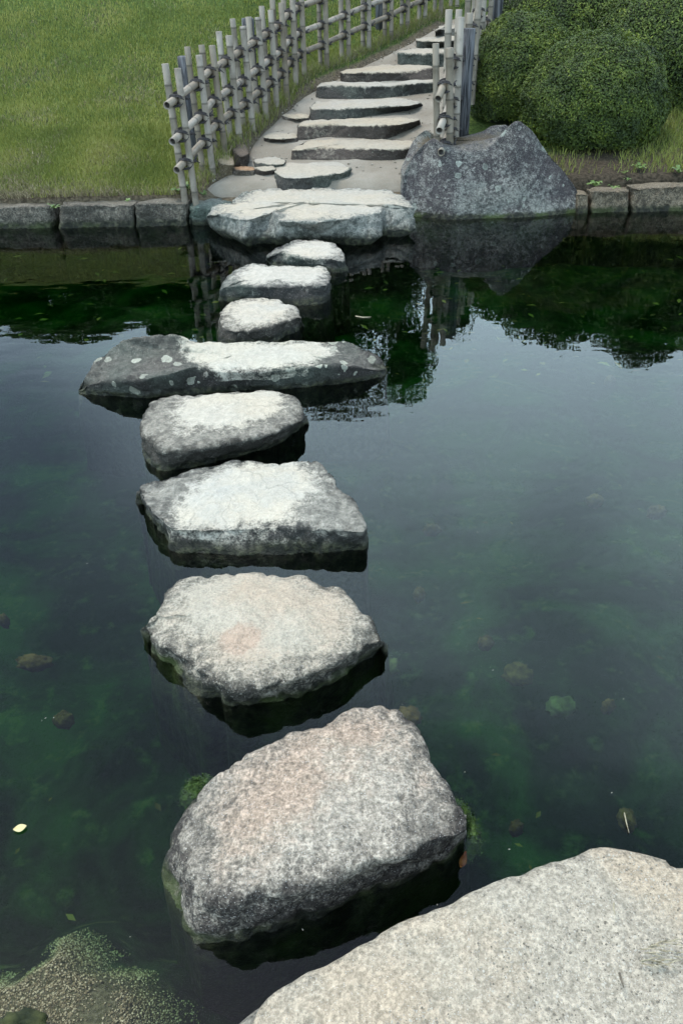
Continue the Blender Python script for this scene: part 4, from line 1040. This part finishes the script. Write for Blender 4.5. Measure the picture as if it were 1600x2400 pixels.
def seed_lawn(n, y0, y1, wide):
    for _ in range(n):
        y = random.uniform(y0, y1); xl = -.42 * y - 1.2; xr = left_edge(y) - .03
        x = random.uniform(xl, xr); z = gz(x, y) - .004
        edge = y - 6.72
        dryness = .62 * math.exp(-max(0, edge) / .20) + .48 * noise.noise(Vector((x * 1.7, y * 1.7, 4))) + .2 * noise.noise(Vector((x * 7, y * 7, 8)))
        if xr - x < .4: dryness -= .25
        if random.random() < dryness * 1.25:
            D_pts.append((x, y, z)); D_h.append(random.uniform(.015, .05)); D_w.append(random.uniform(.003, .006) * wide); D_t.append(random.random())
        else:
            G_pts.append((x, y, z)); G_h.append(random.uniform(.022, .05) * (1.0 + .25 * noise.noise(Vector((x * 3, y * 3, 1))))); G_w.append(random.uniform(.0035, .0065) * wide)
            G_t.append(min(1, max(0, .45 + .28 * random.gauss(0, 1) + .75 * noise.noise(Vector((x * 2.2, y * 2.2, 6))))))
seed_lawn(80000, 6.66, 8.2, 1.0)
seed_lawn(70000, 8.2, 10.8, 1.35)
seed_lawn(42000, 10.8, 14.8, 2.0)
V, F, T = blades(np.array(G_pts), np.array(G_h), np.array(G_w), np.array(G_t), .55, (.06, -.05))
tag(obj('lawn_grass', mesh_np('lawn_grass', V, F, False, {'tint': T}, M_grass)), 'short mown green lawn on the slope left of the fence', None, None, 'stuff')
V, F, T = blades(np.array(D_pts), np.array(D_h), np.array(D_w), np.array(D_t), 1.1)
tag(obj('dry_grass', mesh_np('dry_grass', V, F, False, {'tint': T}, M_dry)), 'dry straw-coloured grass along the edging stones', None, None, 'stuff')
# grass and dead stalks at the fence feet, grass on the right bank
G_pts, G_h, G_w, G_t, D_pts, D_h, D_w, D_t = [], [], [], [], [], [], [], []
for _ in range(9000):
    y = random.uniform(6.75, 12.5); x = left_edge(y) + random.gauss(.0, .09); z = zg(x, y) - .005
    if poly_dist(x, y, PATH_POLY) < .02: continue
    if random.random() < .58: D_pts.append((x, y, z)); D_h.append(random.uniform(.02, .09)); D_w.append(random.uniform(.003, .007)); D_t.append(random.random())
    else: G_pts.append((x, y, z)); G_h.append(random.uniform(.03, .11)); G_w.append(random.uniform(.004, .007)); G_t.append(random.random() * .8)
for _ in range(26000):
    x = random.uniform(1.55, 4.2); y = random.uniform(6.86, 8.4)
    p = 0.16 + .6 * max(0, min(1, (x - 2.35) / .6)) + .3 * noise.noise(Vector((x * 3, y * 3, 2)))
    if random.random() > p: continue
    z = zg(x, y) - .004
    if random.random() < .35: D_pts.append((x, y, z)); D_h.append(random.uniform(.015, .05)); D_w.append(random.uniform(.003, .006)); D_t.append(random.random() * .6)
    else: G_pts.append((x, y, z)); G_h.append(random.uniform(.03, .09)); G_w.append(random.uniform(.004, .007)); G_t.append(random.random() * .75)
V, F, T = blades(np.array(G_pts), np.array(G_h), np.array(G_w), np.array(G_t), .8)
tag(obj('verge_grass', mesh_np('verge_grass', V, F, False, {'tint': T}, M_grass)), 'longer tufts of grass at the fence foot and on the right bank', None, None, 'stuff')
V, F, T = blades(np.array(D_pts), np.array(D_h), np.array(D_w), np.array(D_t), 1.3)
tag(obj('dead_stalks', mesh_np('dead_stalks', V, F, False, {'tint': T}, M_dry)), 'brown dead stalks at the fence foot and under the bushes', None, None, 'stuff')

# ---- broad-leaved weeds
M_weed = leaf_mat('weed_leaf', (.03, .06, .012), (.065, .11, .025), (.12, .17, .05), .5, .2)
def weed(label, px, py, r, n, seed):
    b = PS(px, py); b.z = zg(b.x, b.y); rnd = random.Random(seed)
    V, F, T = [], [], []
    for i in range(n):
        a = 6.283 * i / n + rnd.uniform(-.4, .4); L = r * rnd.uniform(.6, 1.15); wv = L * .22; up = rnd.uniform(.25, .9)
        dx, dy = math.cos(a), math.sin(a); o = len(V); t = rnd.uniform(.3, 1)
        for s_, wf, zf in ((0.05, .15, .02), (.35, .75, .5), (.7, 1., .75), (1., .1, .55)):
            for sg in (-1, 1):
                V.append((dx * L * s_ - dy * wv * wf * sg, dy * L * s_ + dx * wv * wf * sg, up * L * zf + .012)); T.append(t)
        for q in range(3): F.append((o + 2 * q, o + 2 * q + 1, o + 2 * q + 3, o + 2 * q + 2))
    me = mesh_np('weed', V, np.array(F, dtype=np.int32), True, {'tint': T}, M_weed)
    tag(obj('weed', me, None, b), label, 'weed', 'weeds on the bank')
for i, (lab, px, py, r, n) in enumerate([('leafy weed over the gap beside the big boulder', 1392, 440, .07, 9), ('small weed on top of the first brown edging stone', 1437, 446, .05, 6), ('tall weed under the front bush', 1497, 402, .085, 9), ('weed near the right edge of the photo', 1588, 410, .08, 8),
        ('pale tiny weed below the front bush', 1462, 412, .045, 5), ('small two-leaved weed on bare soil', 1468, 428, .035, 4), ('weed at the left foot of the edging gap', 128, 492, .06, 8), ('clover-like weed beside the first fence post', 440, 452, .07, 12), ('leafy weed left of the first fence post', 418, 458, .06, 10), ('yellowing weed right of the first fence post', 476, 446, .045, 8), ('weed between the second and third edging stones', 300, 476, .04, 6)]):
    weed(lab, px, py, r, n, 300 + i)

# ================================================================== SMALL THINGS IN AND ON THE POND
M_algae = simple_noise_mat('algae', (.012, .028, .005), (.040, .078, .014), 60, .6, .006)
def algae_clump(label, pts, hz, seed):
    P = [PZ(x, y, 0) for x, y in pts]; cx = sum((p.x for p in P)) / len(P); cy_ = sum((p.y for p in P)) / len(P)
    Pd = catmull([p[:] for p in P], 8); n = len(Pd); V, F = [], []
    rings = 9
    for i in range(rings + 1):
        f = 1 - i / rings
        for p in Pd:
            x, y = cx + (p[0] - cx) * f, cy_ + (p[1] - cy_) * f
            z = -.03 + (hz + .03) * (1 - f ** 3) + .007 * fbm(Vector((x * 45, y * 45, seed)), 3)
            V.append((x + .004 * noise.noise(Vector((x * 90, y * 90, 2))), y, z))
    F = [(i * n + j, i * n + (j + 1) % n, (i + 1) * n + (j + 1) % n, (i + 1) * n + j) for i in range(rings) for j in range(n)]
    V, loc = recentre(np.array(V))
    F = np.array(F, dtype=np.int32); tri = np.concatenate([F[:, :3], F[:, [0, 2, 3]]])
    pick = rng.integers(0, len(V), 1500); Nn = rng.normal(size=(1500, 3)) * .8 + np.array((0, 0, .6)); Nn /= np.linalg.norm(Nn, axis=1, keepdims=True)
    V2, F2, _t = leaf_cloud(V[pick] + rng.normal(size=(1500, 3)) * np.array((.004, .004, .002)), Nn, rng.uniform(.004, .011, 1500), np.zeros(1500), .3)
    tri = np.concatenate([tri, F2 + len(V)]); V = np.concatenate([V, V2])
    root = obj('algae_clump', mesh_np('algae_clump', V, tri, True, None, M_algae), None, loc)
    tag(root, label, 'algae')
algae_clump('bright green algae clump floating at the left of the nearest stepping stone', [(418, 1860), (425, 1835), (445, 1818), (465, 1805), (485, 1802), (497, 1815), (494, 1835), (480, 1860), (462, 1880), (435, 1880)], .003, 1)
algae_clump('dark green algae strip along the right edge of the nearest stepping stone', [(1066, 1858), (1082, 1862), (1096, 1880), (1112, 1915), (1130, 1945), (1128, 1975), (1105, 1998), (1090, 1990), (1095, 1960), (1085, 1910)], .006, 4)
def flat_leaf(name, label, px, py, z, L, W, ang, mat, curl=.3, cat='leaf'):
    p = PZ(px, py, z); V, F = [], []
    for i in range(7):
        t = i / 6; wv = W * math.sin(math.pi * (t * .92 + .04)) * .5
        for sg in (-1, 0, 1):
            V.append((L * (t - .5), wv * sg, curl * L * ((t - .5) ** 2) + abs(sg) * curl * W * .25))
    F = [(i * 3 + j, i * 3 + j + 1, i * 3 + j + 4, i * 3 + j + 3) for i in range(6) for j in range(2)]
    o = obj(name, mesh_np(name, V, np.array(F, dtype=np.int32), True, None, mat), None, p); o.rotation_euler = (0, 0, ang)
    sm = o.modifiers.new('thickness', 'SOLIDIFY'); sm.thickness = .0012
    return tag(o, label, cat)
flat_leaf('floating_leaf', 'pale yellow leaf floating alone at the left edge of the pond', 48, 1942, .003, .030, .021, .3, simple_noise_mat('leaf_yellow', (.34, .29, .13), (.42, .36, .20), 80))
flat_leaf('fallen_leaf', 'orange-brown curled leaf in the water by the nearest stepping stone', 1084, 2022, -.012, .042, .017, 1.15, simple_noise_mat('leaf_orange', (.20, .085, .018), (.13, .035, .01), 50), 1.0)
def twig(label, pts, r, mat, name='twig'):
    P = [Vector(p) for p in pts]; V, F = tube([p - P[0] for p in P], [r] * (len(P) - 1) + [r * .5], 6)
    tag(obj(name, mesh_np(name, V, clean_faces(F), True, None, mat), None, P[0]), label, 'twig')
M_straw = simple_noise_mat('straw', (.17, .145, .095), (.27, .24, .17), 90)
M_brown = simple_noise_mat('brown_twig', (.06, .05, .038), (.12, .10, .075), 90)
twig('white straw piece stuck on the left edge of the nearest stepping stone', [PZ(422, 1932, .03), PZ(437, 1923, .035)], .0022, M_straw)
twig('short dark twig lying on the foreground boulder', [PZ(1450, 2280, .232), PZ(1456, 2300, .232), PZ(1461, 2315, .232)], .0020, M_brown)
twig('pale straw lying on the upper part of the foreground boulder', [PZ(1438, 2116, .231), PZ(1437, 2132, .231), PZ(1441, 2144, .231)], .0014, M_straw)
twig('pale straw afloat in the middle of the dark reflection', [PZ(833, 741, .003), PZ(850, 744, .003), PZ(869, 743, .003)], .004, M_straw)
twig('thin straw floating near the right side of the pond', [PZ(1462, 1905, .003), PZ(1466, 1925, .003), PZ(1473, 1952, .003)], .0015, M_straw)
# dry grass tuft at the right edge of the foreground boulder
parts = []
for q in range(30):
    a = random.uniform(-.6, .6); x0, y0 = random.uniform(1498, 1600), random.uniform(2205, 2262); L = random.uniform(18, 60)
    x1, y1 = x0 + math.cos(a) * L, y0 + math.sin(a) * L * .7 + random.uniform(-6, 6)
    parts.append(tube([PZ(x0, y0, .222), PZ((x0 + x1) / 2, (y0 + y1) / 2 - 3, .23 + random.uniform(0, .01)), PZ(x1, y1, .222 + random.uniform(0, .012))], [.0011, .0011, .0005], 4))
V, F = join(parts); V, loc = recentre(V)
tag(obj('dry_grass_tuft', mesh_np('dry_grass_tuft', V, clean_faces(F), True, None, M_straw), None, loc), 'tangle of dry grass at the right edge of the foreground boulder', 'grass tuft')
# grit on the foreground boulder
pl, sz = [], []
fb = bpy.data.objects['foreground_boulder']
from mathutils.bvhtree import BVHTree
bvh = BVHTree.FromPolygons([fb.location + v.co for v in fb.data.vertices], [p.vertices[:] for p in fb.data.polygons])
while len(pl) < 2600:
    x, y = random.uniform(900, 1640), random.uniform(1990, 2440)
    if noise.noise(Vector((x * .006, y * .006, 1))) + .25 + (x - 1200) / 900 < random.random(): continue
    d = ray(x, y).normalized(); h = bvh.ray_cast(Vector((0, 0, H)), d)
    if h[0] is None: continue
    pl.append(h[0][:]); sz.append(random.choice([.0008, .001, .0012, .0014, .0018, .0024]))
tag(obj('grit', pebble_cloud('grit', np.array(pl), np.array(sz), pebble_mat('grit', [(.09, .08, .065), (.20, .18, .15), (.28, .26, .22)]))), 'loose grit scattered over the foreground boulder', None, None, 'stuff')
# stones lying under the water
M_sub = simple_noise_mat('submerged_stone', (.035, .018, .006), (.105, .058, .022), 30, .9, .01)
M_subg = simple_noise_mat('submerged_stone_green', (.03, .036, .014), (.08, .09, .035), 25, .9, .01)
M_subd = simple_noise_mat('submerged_rock_dark', (.008, .012, .004), (.03, .034, .010), 18, .9, .01)
def sub_stone(label, px, py, z, rx, ry, rz, seed, mat):
    z -= .035; rx *= .72; ry *= .6
    p = PZ(px, py, z); me = sphere_mesh('submerged_stone', (0, 0, 0), (rx, ry, rz), seed, mat, 1.0, 28, 16, amp=4.5)
    tag(obj('submerged_stone', me, None, (p.x, p.y, z - rz)), label, 'stone', 'stones lying under the water')
for i, (lab, px, py, z, rx, ry) in enumerate([('ochre stone under water near the left edge, left of the tan stepping stone', 76, 1538, -.07, .075, .035), ('round yellowish stone under water left of the nearest stepping stone', 145, 1672, -.12, .04, .035), ('largest reddish stone under water on the right', 1215, 1565, -.13, .06, .075), ('mossy stone under water right of the largest reddish one', 1318, 1640, -.13, .06, .06),
     ('small bright stone under water at right', 1428, 1640, -.09, .028, .02), ('small pinkish stone under water in the middle', 1140, 1492, -.09, .035, .025), ('stone under water close to the right edge', 1540, 1186, -.07, .05, .03), ('yellow stone under water beside the tan stepping stone', 982, 1378, -.10, .03, .03), ('reddish stone under water beside the angular slab stone', 1012, 1228, -.10, .045, .02),
     ('brown stone under water above the foreground boulder', 1472, 1905, -.12, .03, .05), ('small tan stone under water above the foreground boulder', 1212, 1925, -.12, .025, .02), ('stone touching the far right corner of the nearest stepping stone', 958, 1665, -.05, .05, .05), ('dark green stone under water behind the tan stepping stone right tip', 905, 1545, -.06, .05, .06), ('yellow stone under water at the left edge', 5, 1440, -.08, .025, .02), ('pale stone under water by the right edge near the tall reflection', 1430, 880, -.05, .04, .02), ('tan stone under water below the mirrored bushes', 1395, 1160, -.08, .05, .03), ('dark green rock on the gravel in the bottom left corner', 40, 2395, .06, .07, .05)]):
    sub_stone(lab, px, py, z, rx, ry, .03, i * 1.7, (M_subd if 'rock' in lab else M_subg) if 'green' in lab or 'mossy' in lab else M_sub)
# sunken leaves and floating specks: too many to count
def litter(n, box, z0, z1, smin, smax, mat, name, label):
    P, S = [], []
    for _ in range(n):
        p = PZ(random.uniform(box[0], box[2]), random.uniform(box[1], box[3]), random.uniform(z0, z1)); P.append(p[:]); S.append(random.uniform(smin, smax))
    Nn = rng.normal(size=(n, 3)) * .15 + np.array((0, 0, 1)); Nn /= np.linalg.norm(Nn, axis=1, keepdims=True)
    V, F, T = leaf_cloud(np.array(P), Nn, np.array(S), rng.random(n), .45, .05)
    tag(obj(name, mesh_np(name, V, F, False, {'tint': T}, mat)), label, None, None, 'stuff')
litter(230, (-50, 560, 1650, 900), -.26, -.12, .03, .075, leaf_mat('sunken_leaf', (.06, .03, .01), (.14, .075, .018), (.24, .15, .04), .8, .1), 'sunken_leaves', 'brown leaves lying under the water below the far bank')
litter(45, (-50, 900, 1650, 2300), -.30, -.2, .015, .04, bpy.data.materials['sunken_leaf'], 'sunken_leaf_bits', 'scattered leaf bits under the open water')
litter(70, (-20, 560, 1620, 2300), .001, .0015, .003, .007, leaf_mat('speck', (.12, .12, .1), (.2, .2, .17), (.3, .3, .27), .8, .0), 'floating_specks', 'tiny pale specks floating on the pond')
# loose stones and crumbs on the sand path
pl, sz = [], []
while len(pl) < 1500:
    i = random.randrange(4, nu - 1); t = random.random(); t = t if random.random() < .4 else (t ** 3 if random.random() < .6 else 1 - t ** 3)
    p = La[i] * (1 - t) + Ra[i] * t + np.array((0, random.uniform(-.02, .02), 0))
    pl.append((p[0], p[1], slope_z(p[0], p[1]) - .008 + .012 * fbm(Vector((p[0] * 3, p[1] * 3, 9)), 3))); sz.append(random.choice([.003, .004, .005, .007, .010]))
tag(obj('path_pebbles', pebble_cloud('path_pebbles', np.array(pl), np.array(sz), pebble_mat('path_pebbles', [(.08, .07, .055), (.16, .145, .12), (.26, .24, .20)]))), 'small loose pebbles along the edges of the sandy path', None, None, 'stuff')
